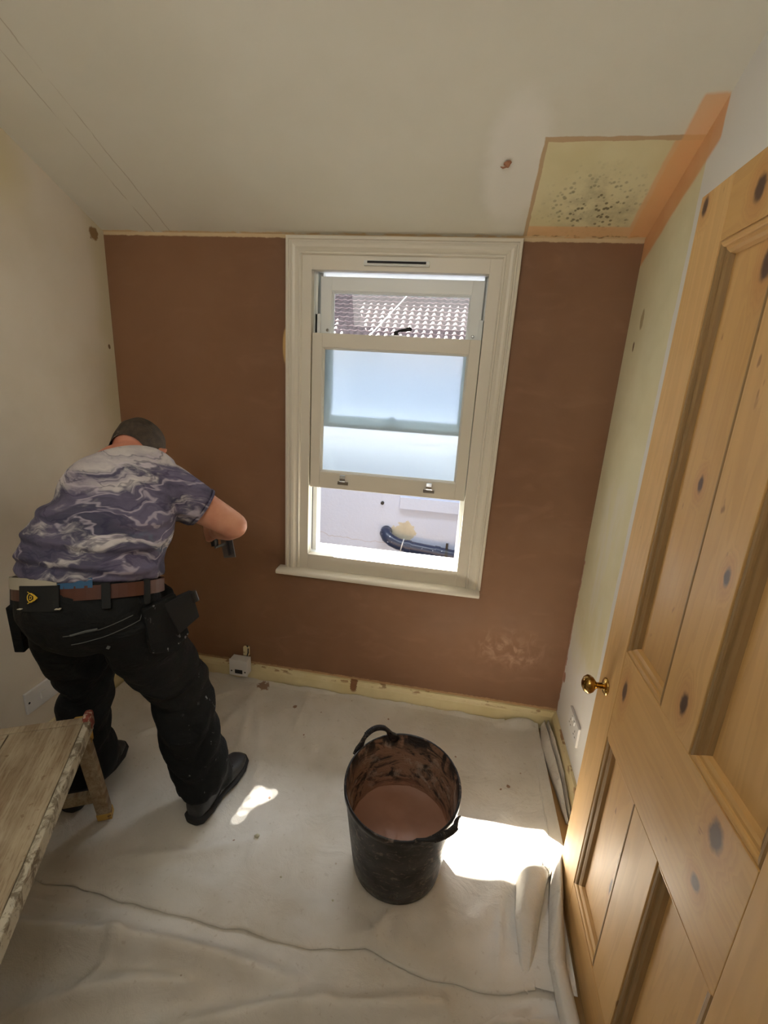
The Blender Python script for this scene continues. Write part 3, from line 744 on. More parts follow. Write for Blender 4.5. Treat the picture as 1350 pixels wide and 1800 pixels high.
under = empty('dust_sheet', (-0.4, -1.4, 0.0), 'rumpled second canvas dust sheet in the foreground, under the hem of the large one', 'dust sheet')
R2 = [([(-1.4, -1.33), (-1.1, -1.235), (-.75, -1.195), (-.45, -1.185), (-.2, -1.20)], .024, .024, 1.5), ([(-1.3, -1.16), (-1.0, -1.145), (-.8, -1.14)], .006, .014, 1.2),
      ([(-.55, -1.33), (-.3, -1.25), (-.05, -1.20), (.1, -1.15)], .022, .020, 1.5), ([(.08, -1.30), (.22, -1.20), (.38, -1.135)], .026, .017, 1.3), ([(.2, -1.19), (.27, -1.15), (.33, -1.11)], .014, .010, 1.5),
      ([(-.95, -1.38), (-.7, -1.28), (-.5, -1.235)], .016, .018, 2), ([(-.92, -1.13), (-.78, -1.19), (-.8, -1.3)], .008, .014, 1.5)]
def h_low(px, py):
    z = 0.004 + 0.004 * (1 + fbm(px * 2.6, py * 3.4, 7.0)) + .0018 * fbm(px * 8, py * 8, 1) - .006 * abs(fbm(px * 3.1 + 5, py * 4.2, 2.0, 3)) + .003
    k = 1 / (1 + math.exp((py + 1.085) / .012))                   # flat where the upper sheet lies on it
    q = 0
    for pts, a, w_, s_ in R2: q += ridge(px, py, pts, a * 3.0, w_, s_)
    return .004 + (z - .004 + q) * k
grid_mesh('cloth', [-1.55 + 1.97 * i / 170 for i in range(171)], lambda px: [(px, -1.95 + .9 * j / 100, h_low(px, -1.95 + .9 * j / 100)) for j in range(101)], cv2, under)

# ------------------------------------------------------------------ tub
rubber = Mat('black_rubber', rough=0.5, spec=0.4)
x, y, z = rubber.xyz()
c = rubber.mix(rubber.mth('MULTIPLY', rubber.ramp(rubber.noise(26, 6, 0.7, vec=rubber.vec(1, 1, 1.8), dist=1.5), .54, .66), .5), srgb(30, 29, 31), srgb(150, 130, 118))
c = rubber.mix(rubber.mth('MULTIPLY', rubber.ramp(rubber.noise(6, 5, w=3.), .55, .8), .3), c, srgb(92, 84, 80))
rubber.color(c).rough(rubber.ramp(rubber.noise(12, 4), -.2, 1.3)).bump(rubber.noise(30, 4), .15, .003)
inner = Mat('rubber_caked_with_plaster', rough=0.75)
x, y, z = inner.xyz()
nz = inner.noise(9, 6, .65, vec=inner.vec(1, 1, 2.6), dist=1.8)
c = inner.mix(inner.ramp(nz, .38, .53), srgb(50, 42, 38), srgb(146, 112, 90))
c = inner.mix(inner.mth('MULTIPLY', inner.ramp(inner.noise(14, 5, .6, w=2., dist=1), .52, .66), .7), c, srgb(176, 158, 142))
c = inner.mix(inner.mth('SUBTRACT', 1.0, inner.ramp(inner.wob(z, 14, .08), .14, .2)), c, srgb(158, 112, 86))
c = inner.mix(inner.mth('MULTIPLY', inner.ramp(z, .27, .33), inner.ramp(inner.noise(24, 5, vec=inner.vec(1, 1, .4)), .42, .55)), c, srgb(44, 38, 36))
inner.color(c).bump(nz, .8, .012)
wet = Mat('wet_plaster', rough=0.5)
wet.color(wet.mix(wet.noise(12, 3, dist=1), srgb(162, 120, 98), srgb(146, 104, 82)))
TC = V((-.068, -.80, .016))
tub = empty('plastering_tub', TC, 'round black rubber tub of mixed brown plaster on the dust sheet', 'tub')
n = 64
def tub_ring(r, z, seed=0.0, wav=0.0):
    return [(TC.x + (r - wav * math.cos(2 * a)) * math.cos(a), TC.y + (r - wav * math.cos(2 * a)) * math.sin(a), TC.z + z) for a in [2 * math.pi * j / n for j in range(n)]]
prof_o = [(.110, 0), (.135, .001), (.142, .006), (.147, .03), (.158, .10), (.170, .18), (.180, .25), (.187, .30), (.189, .308), (.193, .312), (.194, .326), (.192, .330)]
prof_i = [(.189, .331), (.187, .328), (.184, .30), (.177, .25), (.167, .18), (.155, .10), (.146, .05)]
MB().rings([tub_ring(r, h, wav=.011 * h / .33) for r, h in prof_o + prof_i[:2]], cap=False).add([], []).build('outer_shell', rubber, tub, smooth=True)
MB().rings([tub_ring(.110, 0), tub_ring(.05, 0), tub_ring(.001, 0)], cap=False).build('base', rubber, tub)
MB().rings([tub_ring(r, h, wav=.011 * h / .33) for r, h in prof_i[1:]], cap=False).build('inner_lining', inner, tub, smooth=True)
pb = MB(); ringsP = []
for i in range(25):
    r = .1612 * i / 24
    ringsP.append([(TC.x + r * math.cos(a), TC.y + r * math.sin(a), TC.z + .125 + .006 * fbm(r * math.cos(a) * 14, r * math.sin(a) * 14, 2) + .02 * (r / .161) ** 6
        + .022 * math.exp(-((r * math.cos(a) - .0) / .028) ** 2 - ((r * math.sin(a) + .075) / .03) ** 2) * abs(math.sin(r * math.cos(a) * 90))) for a in [2 * math.pi * j / n for j in range(n)]])
pb.rings(ringsP, cap=False)
pm = tag(link('wet_plaster', pb.mesh('wet_plaster'), wet, None, True), 'smooth brown wet plaster filling the bottom of the black tub', 'plaster', kind='stuff')
for k, (px_, py_, l_) in enumerate(((.055, -.10, .05), (.085, -.08, .045), (.03, -.085, .04), (.06, -.06, .03))):
    pass
def tub_handle(ang, lean, up):
    cx, cy = math.cos(ang), math.sin(ang); tx, ty = -cy, cx; r = .191
    def P(u, h, out): return V((TC.x + cx * (r + out - u * u * 2.0) + tx * u, TC.y + cy * (r + out - u * u * 2.0) + ty * u, TC.z + .32 + h))
    U = [-.082, -.066, -.055, -.048, -.036, -.018, 0, .018, .036, .048, .055, .066, .082]
    H = [-.012, .004, .018, .032, .045, .053, .056, .053, .045, .032, .018, .004, -.012]
    rd = [(.006, .012), (.006, .016), (.006, .011), (.006, .008)] + [(.008, .008)] * 5 + [(.006, .008), (.006, .011), (.006, .016), (.006, .012)]
    b = MB(); b.tube([P(u, h * up, lean * max(h, 0) / .056) for u, h in zip(U, H)], rd, 12, side=(cx, cy, 0))
    o = b.build('handle', rubber, tub, smooth=True)
    g_ = MB()
    for k in range(15):
        u = -.036 + .072 * k / 14; h = .045 + .011 * (1 - (u / .036) ** 2)
        a_ = P(u - .001, h * up, lean * h / .056); b_ = P(u + .0025, h * up, lean * h / .056)
        g_.tube([a_, b_], .0098, 10)
    g_.build('grip_ribs', rubber, o)
tub_handle(math.radians(128), .0, 1.0)
tub_handle(math.radians(-50), .030, .55)

# ------------------------------------------------------------------ hop-up bench
wood = Mat('weathered_plank', rough=0.85)
x, y, z = wood.xyz()
rot = wood.node('ShaderNodeMapping'); wood.nt.links.new(wood.o, rot.inputs[0]); rot.inputs['Rotation'].default_value = (0, 0, math.radians(63.2))
gv = wood.node('ShaderNodeMapping'); wood.nt.links.new(rot.outputs[0], gv.inputs[0]); gv.inputs['Scale'].default_value = (.08, 1, 1)
c = wood.mix(wood.ramp(wood.noise(30, 4, .6, vec=gv.outputs[0], dist=.5), .35, .65), srgb(176, 160, 134), srgb(142, 122, 96))
c = wood.mix(wood.mth('MULTIPLY', wood.ramp(wood.noise(220, 3, .6, vec=gv.outputs[0]), .5, .62), .45), c, srgb(112, 88, 60))
c = wood.mix(wood.mth('MULTIPLY', wood.ramp(wood.noise(6, 5), .45, .7), .45), c, srgb(196, 182, 156))
c = wood.mix(wood.mth('MULTIPLY', wood.ramp(wood.noise(42, 3, w=2.), .62, .68), .6), c, srgb(118, 92, 68))
wood.color(c).bump(wood.noise(160, 3, vec=gv.outputs[0]), .3, .003)
worn = Mat('worn_plank_edge', rough=0.85)
c = worn.mix(worn.ramp(worn.noise(24, 5, .7, dist=1), .45, .6), srgb(196, 188, 168), srgb(124, 112, 94))
worn.color(c).bump(worn.noise(30, 4), .4, .004)
redp = Mat('chipped_red_paint', rough=0.7); redp.color(redp.mix(redp.ramp(redp.noise(60, 4), .5, .6), srgb(134, 66, 56), srgb(190, 170, 150)))
yelp = Mat('chipped_yellow_paint', rough=0.7); yelp.color(yelp.mix(yelp.ramp(yelp.noise(50, 4), .52, .6), srgb(206, 166, 84), srgb(126, 92, 56)))
A = V((-1.049, -.934, .5)); U = V((.451, -.893, 0)).normalized(); W = V((-.893, -.451, 0)).normalized()
bench = empty('work_platform', (-1.1, -1.3, .012), 'splattered wooden hop-up platform at the left, yellow and red paint on its corner', 'platform')
def plank(off, wd, s0, s1, name='plank', mat_=wood, zt=.5, th=.022):
    c_ = A + U * ((s0 + s1) / 2) + W * (off + wd / 2); c_.z = zt - th / 2
    return MB().obox(c_, U, W, (0, 0, 1), (s1 - s0) / 2, wd / 2, th / 2).build(name, mat_, bench, .0025)
for k in range(3): plank(.0 + k * .188, .185, .031, .82)
plank(0.0, .56, 0.0, .028, 'end_batten', wood)
for off in (-.018, .561): plank(off, .017, .0, .82, 'side_rail', worn, .4985, .045)
def end_leg(s, off, su, sw):
    top = A + U * s + W * off; top.z = .455
    bot = top + U * su + W * sw; bot.z = .026
    return MB().beam(top, bot, .042, .030, up=U).build('leg', wood, bench, .003), top, bot
legs = [end_leg(.02, .012, -.095, -.008), end_leg(.02, .545, -.095, .008), end_leg(.80, .012, .095, -.008), end_leg(.80, .545, .095, .008)]
MB().obox((A + U * .0 + W * .012) + V((0, 0, -.05)), U, W, (0, 0, 1), .016, .023, .045).build('painted_corner_block', yelp, bench, .006)['label'] = 'yellow painted corner block'
MB().obox((A + U * .004 + W * (-.008)) + V((0, 0, -.012)), U, W, (0, 0, 1), .020, .012, .028).build('painted_end', redp, bench, .009, seg=3)['label'] = 'chipped red painted end'
lt, lb = legs[0][1], legs[0][2]
MB().obox(lt.lerp(lb, .955), (lb - lt), W, (lb - lt).cross(W), .017, .0225, .0165).build('painted_foot', yelp, bench, .002)
for a_, b_ in ((0, 1), (2, 3)):
    p = legs[a_][1].lerp(legs[a_][2], .72); q = legs[b_][1].lerp(legs[b_][2], .72)
    MB().beam(p, q, .02, .04).build('cross_rail', wood, bench, .002)
p = legs[1][1].lerp(legs[1][2], .3); q = legs[3][1].lerp(legs[3][2], .3)

# ------------------------------------------------------------------ crumbs on the sheet
crumb = Mat('plaster_crumb', srgb(196, 190, 164), 0.9)
random.seed(11)
spots = [(-.546, -.827, .009, 'largest pale plaster crumb lying between the man\'s shoe and the tub'), (-.24, -.965, .004, 'tiny plaster crumb near the hem of the dust sheet'),
         (-.42, -.93, .0035, 'tiny plaster crumb on the sheet left of the tub'), (-1.02, -.56, .006, 'small plaster crumb between the man\'s feet')]
for sx, sy, r, lb_ in spots:
    b = MB().ball((sx, sy, h_top(sx, sy) + r * .6), (r, r * .8, r * .7), 8)
    me = b.mesh(); displace(me, lambda co, nn: r * .35 * noise.noise(co * 160))
    tag(link('plaster_crumb', me, crumb, None, True), lb_, 'crumb')

# ------------------------------------------------------------------ the man
skin = Mat('skin', rough=0.55)
x, y, z = skin.xyz()
c = skin.mix(skin.ramp(skin.noise(9, 4), .3, .7), srgb(216, 160, 132), srgb(198, 134, 108))
c = skin.mix(skin.mth('MULTIPLY', skin.ramp(z, 1.2, 1.26), .5), c, srgb(180, 96, 74))
el = skin.ell(x, z, -.655, 1.03, .05, .05, .2, 1.0)
c = skin.mix(skin.mth('MULTIPLY', el, .5), c, srgb(206, 118, 100))
skin.color(c); skin.b.inputs['Subsurface Weight'].default_value = .05; skin.b.inputs['Subsurface Radius'].default_value = (.01, .004, .002)
hair = Mat('short_cropped_hair', rough=0.8)
hair.color(hair.mix(hair.ramp(hair.noise(60, 4), .3, .7), srgb(52, 42, 33), srgb(72, 59, 46))).bump(hair.noise(400, 2), .5, .002)

shirt_m = Mat('marbled_tee_fabric', rough=0.85, spec=.15)
x, y, z = shirt_m.xyz()
wn_ = shirt_m.node('ShaderNodeTexNoise'); shirt_m.nt.links.new(shirt_m.vec(.7, .8, 1.3), wn_.inputs['Vector']); wn_.inputs['Scale'].default_value = 3.4; wn_.inputs['Detail'].default_value = 3; wn_.inputs['Distortion'].default_value = 1.2
wv = shirt_m.node('ShaderNodeVectorMath', {'operation': 'MULTIPLY_ADD'}); shirt_m.nt.links.new(wn_.outputs['Color'], wv.inputs[0]); wv.inputs[1].default_value = (.34, .2, .22); shirt_m.nt.links.new(shirt_m.o, wv.inputs[2])
sv = shirt_m.vec(.55, .8, 2.5, wv.outputs[0])
nn = shirt_m.noise(5.6, 6, .6, vec=sv)
f2 = shirt_m.noise(8, 5, .6, vec=sv, w=3.)
inkz = shirt_m.wob(z, 3.0, .10)
down_ = shirt_m.mth('SUBTRACT', 1.0, shirt_m.ramp(inkz, 1.17, 1.28))             # ink grows towards the hem
ink = shirt_m.ramp(shirt_m.mth('ADD', nn, shirt_m.mth('MULTIPLY', shirt_m.mth('SUBTRACT', down_, .5), .22)), .45, .56)
pale = shirt_m.mix(shirt_m.ramp(f2, .35, .65), srgb(206, 200, 198), srgb(166, 158, 168))
navy = shirt_m.mix(shirt_m.ramp(f2, .35, .62), srgb(60, 60, 84), srgb(104, 98, 122))
teal = shirt_m.mix(shirt_m.ramp(shirt_m.noise(4, 4, w=8.), .62, .70), navy, srgb(96, 124, 140))
c = shirt_m.mix(shirt_m.mth('MULTIPLY', ink, .95), pale, teal)
vein = shirt_m.mth('ABSOLUTE', shirt_m.mth('SUBTRACT', shirt_m.noise(4.6, 4, .5, vec=sv, w=5.), .5))
c = shirt_m.mix(shirt_m.mth('MULTIPLY', shirt_m.mth('SUBTRACT', 1.0, shirt_m.ramp(vein, .003, .024)), .55), c, srgb(200, 190, 202))
vein = shirt_m.mth('ABSOLUTE', shirt_m.mth('SUBTRACT', shirt_m.noise(6, 4, .5, vec=sv, w=9.), .47))
c = shirt_m.mix(shirt_m.mth('MULTIPLY', shirt_m.mth('SUBTRACT', 1.0, shirt_m.ramp(vein, .003, .02)), .5), c, srgb(58, 54, 80))
shirt_m.color(c).bump(shirt_m.noise(12, 4, vec=shirt_m.vec(.5, 1, 2), dist=1), .35, .012)
trouser_m = Mat('black_work_trousers', rough=0.75, spec=.25)
x, y, z = trouser_m.xyz()
c = trouser_m.mix(trouser_m.ramp(trouser_m.noise(5, 4), .35, .7), srgb(13, 15, 16), srgb(24, 26, 27))
sidey = trouser_m.ramp(x, -.84, -.76)
spl = trouser_m.mth('MULTIPLY', trouser_m.ramp(trouser_m.noise(55, 4, .6, vec=trouser_m.vec(1, 1, .7)), .64, .68), trouser_m.mth('MULTIPLY', sidey, trouser_m.ramp(trouser_m.noise(9, 3, w=2.), .45, .6)))
c = trouser_m.mix(trouser_m.mth('MULTIPLY', spl, .8), c, srgb(170, 172, 172))
trouser_m.color(c).bump(trouser_m.noise(9, 5, vec=trouser_m.vec(1, 1, 1.8), dist=1), .5, .02)
leather = Mat('brown_leather', rough=0.5); leather.color(leather.mix(leather.noise(30, 4), srgb(92, 50, 34), srgb(66, 36, 26)))
shoe_m = Mat('black_shoe_leather', rough=0.5); shoe_m.color(shoe_m.mix(shoe_m.noise(30, 4), srgb(30, 30, 32), srgb(52, 52, 54)))
sole_m = Mat('black_rubber_sole', srgb(22, 22, 23), .7)
under_m = Mat('pale_undershirt', srgb(176, 168, 150), .9)
blue_m = Mat('blue_waistband', srgb(52, 92, 128), .85)
loop_m = Mat('black_webbing', srgb(18, 20, 21), .8)
logo_m = Mat('yellow_print', srgb(226, 186, 60), .6)

man = empty('person', (-1.05, -.72, .012), 'man bending towards the brown wall in a marbled purple t-shirt and black work trousers', 'person')
HC = V((-1.035, -.865, .88))                       # hip centre
SP = [V((-1.035, -.872, .80)), HC, V((-1.04, -.83, .99)), V((-1.045, -.765, 1.10)), V((-1.055, -.70, 1.175)), V((-1.085, -.645, 1.225)), V((-1.075, -.60, 1.255))]
LAT = V((1, 0, .155)).normalized()                 # his right side is a little higher
shR, shL = V((-.888, -.665, 1.175)), V((-1.225, -.625, 1.120))
elR, elL = V((-.733, -.560, 1.040)), V((-1.29, -.45, .92))
wrR, wrL = V((-.900, -.385, .945)), V((-1.33, -.33, .76))
head_c = V((-1.100, -.530, 1.262)); neck_b = V((-1.085, -.605, 1.235))
hipR, hipL = V((-.905, -.865, .83)), V((-1.142, -.86, .82))
knR, knL = V((-.880, -.70, .47)), V((-1.210, -.745, .45))
anR, anL = V((-.785, -.735, .115)), V((-1.238, -.785, .115))

def lerp_pts(pts, rad, n=4):
    """Catmull-Rom resample"""
    o = []; r = []
    for i in range(len(pts) - 1):
        p0, p1, p2, p3 = pts[max(i - 1, 0)], pts[i], pts[i + 1], pts[min(i + 2, len(pts) - 1)]
        for k in range(n):
            t = k / n
            o.append(.5 * ((2 * p1) + (p2 - p0) * t + (2 * p0 - 5 * p1 + 4 * p2 - p3) * t * t + (3 * p1 - p0 - 3 * p2 + p3) * t ** 3))
            a, b = rad[i], rad[i + 1]
            r.append((a[0] + (b[0] - a[0]) * t, a[1] + (b[1] - a[1]) * t))
    o.append(pts[-1]); r.append(rad[-1])
    return o, r
def limb(mb, pts, rad, side, n=20, ends=True):
    p, r = lerp_pts([V(q) for q in pts], [(a, a) if not isinstance(a, tuple) else a for a in rad])
    mb.tube(p, r, n, side=side)
    if ends:
        for q, rr in ((p[0], r[0]), (p[-1], r[-1])): mb.ball(q, (min(rr) * .98,) * 3, 14)
    return mb

# body: one continuous skin surface
b = MB()
limb(b, SP, [(.10, .065), (.14, .085), (.14, .09), (.15, .095), (.15, .09), (.10, .07), (.065, .055)], LAT)
limb(b, [SP[5], neck_b, V((-1.092, -.575, 1.250)), head_c + V((0, -.01, -.01))], [(.075, .065), .064, .062, .068], LAT)
FD = V((-.10, .62, -.75)).normalized()            # the way the face looks: towards the wall and down
UPH = (V((0, .75, .62)) - FD * FD.dot(V((0, .75, .62)))).normalized()
HR = FD.cross(UPH).normalized()
if HR.x < 0: HR = -HR
def hp(r_, u, f_): return head_c + HR * r_ + UPH * u + FD * f_
b.tube([hp(0, -.085, .02), hp(0, -.05, .015), hp(0, 0, .0), hp(0, .045, -.002), hp(0, .082, 0), hp(0, .10, .0)], [(.050, .058), (.064, .078), (.075, .094), (.074, .094), (.055, .07), (.022, .03)], 24, side=HR)
b.tube([hp(0, -.12, .055), hp(0, -.09, .052), hp(0, -.04, .04), hp(0, .0, .03)], [(.022, .02), (.040, .038), (.055, .05), (.062, .06)], 20, side=HR)
b.tube([hp(0, .012, .085), hp(0, -.02, .098), hp(0, -.036, .108), hp(0, -.044, .092)], [(.006, .006), (.010, .010), (.015, .012), (.011, .006)], 12, side=HR)      # nose
b.tube([hp(-.028, -.072, .086), hp(0, -.069, .095), hp(.028, -.072, .086)], [.003, .007, .003], 10)                                                         # lips
b.tube([hp(-.045, .028, .078), hp(-.02, .032, .092), hp(.02, .032, .092), hp(.045, .028, .078)], [.006, .008, .008, .006], 10)                               # brow
for sd in (-1, 1):                                                                                                                                          # ears
    b.tube([hp(sd * .074, -.035, .008), hp(sd * .084, -.012, .0), hp(sd * .090, .014, -.008), hp(sd * .084, .028, .004), hp(sd * .076, .024, .012)], [(.006, .008), (.006, .014), (.006, .016), (.005, .011), (.004, .006)], 12, side=FD)
def arm(mb, sh, el, wr, sc_=1.0):
    limb(mb, [sh, sh.lerp(el, .5), el], [.058 * sc_, .055 * sc_, .045 * sc_], (0, 0, 1))
    mb.ball(el, (.045,) * 3, 14)
    limb(mb, [el, el.lerp(wr, .3), wr], [.044 * sc_, .047 * sc_, .028], (0, 0, 1))
arm(b, shR, elR, wrR); arm(b, shL, elL, wrL)
def hand(mb, wr, d, nrm_, grip, sgn, curl=1.0):
    """palm along d, palm normal nrm_, fingers curl towards nrm_"""
    d = V(d).normalized(); n_ = (V(nrm_) - d * d.dot(V(nrm_))).normalized(); s_ = d.cross(n_) * sgn
    P = lambda a, c_, e: wr + d * a + s_ * c_ + n_ * e
    mb.tube([P(-.01, 0, 0), P(.02, 0, 0), P(.055, 0, .003), P(.088, 0, .006)], [(.024, .017), (.032, .016), (.040, .014), (.040, .011)], 16, side=s_)
    for k, (off, L) in enumerate(((-.030, .066), (-.010, .076), (.010, .072), (.029, .058))):
        p = P(.085, off, .006); dd = d.copy(); pts = [P(.065, off, .004), p]
        for seg_, ang in ((.42, .55), (.32, 1.0), (.26, .7)):
            a_ = ang * curl; dd = (dd * math.cos(a_) + n_ * math.sin(a_)).normalized() if True else dd
            nn_ = (n_ * math.cos(a_) - d * 0).normalized()
            p = p + dd * (L * seg_); pts.append(p)
        mb.tube(pts, [.0095, .0095, .009, .008, .0065], 10)
    mb.tube([P(.015, -.022, .006), P(.035, -.046, .014), P(.055, -.052, .030), P(.072, -.044, .040)], [.012, .0115, .010, .0075], 10)
dR = (wrR - elR).normalized()
hand(b, wrR, (-.72, .42, -.28), (.35, 1, -.1), True, 1, 1.0)
hand(b, wrL, (.1, .45, -.9), (.5, .8, .3), False, -1, .45)
for hp_, kn_, an_, q_ in ((hipR, knR, anR, 1), (hipL, knL, anL, .74)):
    limb(b, [hp_, hp_.lerp(kn_, .5), kn_], [.085 * q_, .075 * q_, .055 * q_], (1, 0, 0)); limb(b, [kn_, kn_.lerp(an_, .35) + V((0, -.01, 0)), an_], [.058 * q_, .06 * q_, .038], (1, 0, 0))
def foot_pts(an_, d): d = V(d).normalized(); return [an_ + V((0, 0, -.04)) - d * .04, an_ + V((0, 0, -.05)) + d * .06, an_ + V((0, 0, -.07)) + d * .15]
fR, fL = V((.12, 1, 0)).normalized(), V((-.1, 1, 0)).normalized()
for an_, d_ in ((anR, fR), (anL, fL)):
    b.tube([an_, an_ + V((0, 0, -.04))], .035, 14); b.tube(foot_pts(an_, d_), [(.03, .03), (.04, .03), (.035, .018)], 16, side=(1, 0, 0))
body = link('body', solid(b, .0048, 3), skin, man, True)

# cropped hair: cap over the skull
hb = MB()
hb.tube([hp(0, -.075, -.012), hp(0, -.05, -.010), hp(0, -.03, -.010), hp(0, .0, -.004), hp(0, .045, -.004), hp(0, .084, 0), hp(0, .100, 0), hp(0, .110, 0)], [(.062, .066), (.070, .078), (.073, .086), (.079, .097), (.078, .097), (.062, .076), (.040, .050), (.012, .015)], 28, side=HR)
limb(hb, [V((-1.092, -.575, 1.250)), head_c + V((0, -.012, -.008))], [.0695, .0765], LAT)
hm = solid(hb, .004, 2)
bm = bmesh.new(); bm.from_mesh(hm)
for nv_, pt in ((FD * 1.0 + UPH * -.30, hp(0, .045, .06)), ((V((-1.092, -.575, 1.250)) - head_c).normalized(), V((-1.092, -.580, 1.246))), (FD * 1.0 + UPH * -1.0, hp(0, -.045, .002))):
    bmesh.ops.bisect_plane(bm, geom=bm.verts[:] + bm.edges[:] + bm.faces[:], plane_co=pt, plane_no=nv_, clear_outer=True)
bm.to_mesh(hm); bm.free()
link('hair', hm, hair, man, True)

# t-shirt
b = MB()
BC = V((-1.033, -.872, .922)); WAX = V((0, .30, 1)); WAX = (WAX - LAT * WAX.dot(LAT)).normalized()
HEM = BC + WAX * .024 + V((.006, 0, 0))
limb(b, [HEM, BC + WAX * .10 + V((.012, 0, 0)), V((-1.018, -.82, 1.045)), V((-1.022, -.765, 1.10)), V((-1.045, -.70, 1.178)), V((-1.062, -.645, 1.212)), V((-1.078, -.615, 1.225))],
     [(.214, .154), (.206, .150), (.196, .145), (.190, .138), (.190, .122), (.165, .095), (.09, .065)], LAT, 36, ends=False)
limb(b, [shL + V((.02, 0, 0)), V((-1.06, -.655, 1.185)), shR + V((-.02, 0, 0))], [(.078, .075), (.092, .09), (.078, .075)], (0, 0, 1))
slR = shR.lerp(elR, .47); slL = shL.lerp(elL, .62)
limb(b, [shR + (shR - elR) * .15, shR, slR], [(.078, .075), (.078, .075), (.068, .064)], (0, 0, 1), ends=False)
limb(b, [shL + (shL - elL) * .15, shL, slL], [(.078, .075), (.080, .075), (.072, .068)], (0, 0, 1), ends=False)
sm = solid(b, .007, 14, .6)
def wr_shirt(co, nr):
    t = (co - HEM).length
    low = max(0, 1 - t / .33)
    a = math.sin(co.z * 78 + 9 * fbm(co.x * 3, co.y * 3, 1) + (co.x + 1.05) ** 2 * 60)
    side_ = min(1, max(0, (co.x + 1.02) / .2)) * min(1, max(0, (1.14 - co.z) / .1))
    cr = 0
    for zc_, k_, am in ((1.145, .35, .006), (1.085, .3, .007), (1.035, .42, .007), (.99, .2, .004)):
        dz_ = co.z - (zc_ - k_ * (co.x + 1.04) ** 2 * 2 + .008 * fbm(co.x * 6, zc_ * 9, 0)); cr += am * math.exp(-(dz_ / .011) ** 2) - am * .7 * math.exp(-((dz_ + .016) / .008) ** 2)
    cr *= 1 if nr.y < .1 else 0
    return cr + .0035 * fbm(co.x * 9, co.y * 9, co.z * 14) + a * (.0006 + .0035 * side_) * (0.4 + low)
displace(sm, wr_shirt)
shirt = link('t_shirt', sm, shirt_m, man, True)
# open the sleeves and hem slightly: dark recess ends
MB().tube([slR - (slR - shR).normalized() * .004, slR + (slR - shR).normalized() * .004], [(.069, .065), (.0675, .0635)], 28, side=(0, 0, 1)).build('sleeve_hem', shirt_m, shirt, smooth=False)
# undershirt and blue waistband below the hem
def waist(ctr, ra, rb, h, a0, a1, name, mat_, tilt=0.0, parent=man, thick=.004, n=48):
    """a band around the waist from angle a0 to a1 (0 = his right side, -90 deg = back)"""
    b_ = MB(); ax = WAX; s_ = LAT - ax * LAT.dot(ax); s_.normalize(); f_ = ax.cross(s_)
    rs = []
    for i in range(n + 1):
        a_ = math.radians(a0 + (a1 - a0) * i / n)
        o_ = s_ * math.cos(a_) * ra + f_ * math.sin(a_) * rb; d_ = o_.normalized()
        c_ = ctr + o_ + ax * tilt * math.cos(a_)
        rs.append([c_ - ax * h / 2 - d_ * thick, c_ + ax * h / 2 - d_ * thick, c_ + ax * h / 2 + d_ * thick, c_ - ax * h / 2 + d_ * thick])
    b_.rings(rs, cap=True)
    return b_.build(name, mat_, parent, smooth=False), ax, s_, f_
waist(BC + WAX * .016, .221, .149, .032, -165, -80, 'undershirt', under_m)
waist(BC + WAX * .014, .216, .146, .026, -82, -56, 'waistband', blue_m)

# trousers
b = MB()
limb(b, [BC + WAX * .022, BC - WAX * .05 + V((0, -.006, 0)), V((-1.03, -.885, .835)), V((-1.035, -.86, .805))], [(.207, .138), (.208, .146), (.195, .14), (.12, .09)], LAT, 36, ends=False)
def cloth_leg(hp_, kn_, an_, k_):
    limb(b, [hp_ + V((0, 0, .03)), hp_.lerp(kn_, .35) + V((0, -.01, 0)), hp_.lerp(kn_, .7), kn_, kn_.lerp(an_, .4) + V((0, -.012, 0)), kn_.lerp(an_, .8), an_ + V((0, 0, -.025))],
         [(.105 * k_, .135), (.088 * k_, .120), (.094 * k_, .106), (.100 * k_, .098), (.100 * k_, .097), (.098 * k_, .094), (.092 * k_, .09)], (1, 0, 0), 28, ends=False)
cloth_leg(hipR, knR, anR, 1.0); cloth_leg(hipL, knL, anL, .74)
limb(b, [anL + V((.01, .03, .10)), anL + V((.02, .04, -.02))], [(.075, .08), (.09, .10)], (1, 0, 0), 24, ends=False)
tm = solid(b, .008, 10, .6)
def wr_tr(co, nr):
    lowz = max(0, min(1, (.62 - co.z) / .35))
    knee = math.exp(-((co.z - .47) / .12) ** 2)
    a = math.sin(co.z * 62 + 7 * fbm(co.x * 4, co.y * 4, 3) + co.x * 14)
    return .006 * fbm(co.x * 7, co.y * 7, co.z * 9) + a * (.002 + .009 * lowz + .006 * knee) * (.6 + .4 * fbm(co.x * 3, co.y * 3, co.z * 3))
displace(tm, wr_tr)
tro = link('trousers', tm, trouser_m, man, True)
belt, ax, s_, f_ = waist(BC - WAX * .012, .217, .146, .038, -180, 178, 'belt', leather)
def on_waist(deg, dh, ra=.224, rb=.152):
    a_ = math.radians(deg); return BC + s_ * math.cos(a_) * ra + f_ * math.sin(a_) * rb + ax * dh
def patch(name, d0, d1, h0, h1, mat_, ra, rb, parent=man):
    b_ = MB(); rs = []
    for i in range(9):
        d_ = d0 + (d1 - d0) * i / 8
        i0 = on_waist(d_, h0, ra, rb); i1 = on_waist(d_, h1, ra, rb); o_ = (i0 - BC).normalized() * .004
        rs.append([i0 - o_, i1 - o_, i1 + o_, i0 + o_])
    b_.rings(rs); return b_.build(name, mat_, parent)
for d0, d1 in ((-112, -78), (-50, -44), (-158, -153), (-16, -11)):
    patch('belt_loop', d0, d1, -.055, .012, loop_m, .223, .152, tro)
for d0 in (-112, -80): patch('bar_tack', d0, d0 + 4, -.050, -.0485, under_m, .228, .158, tro)
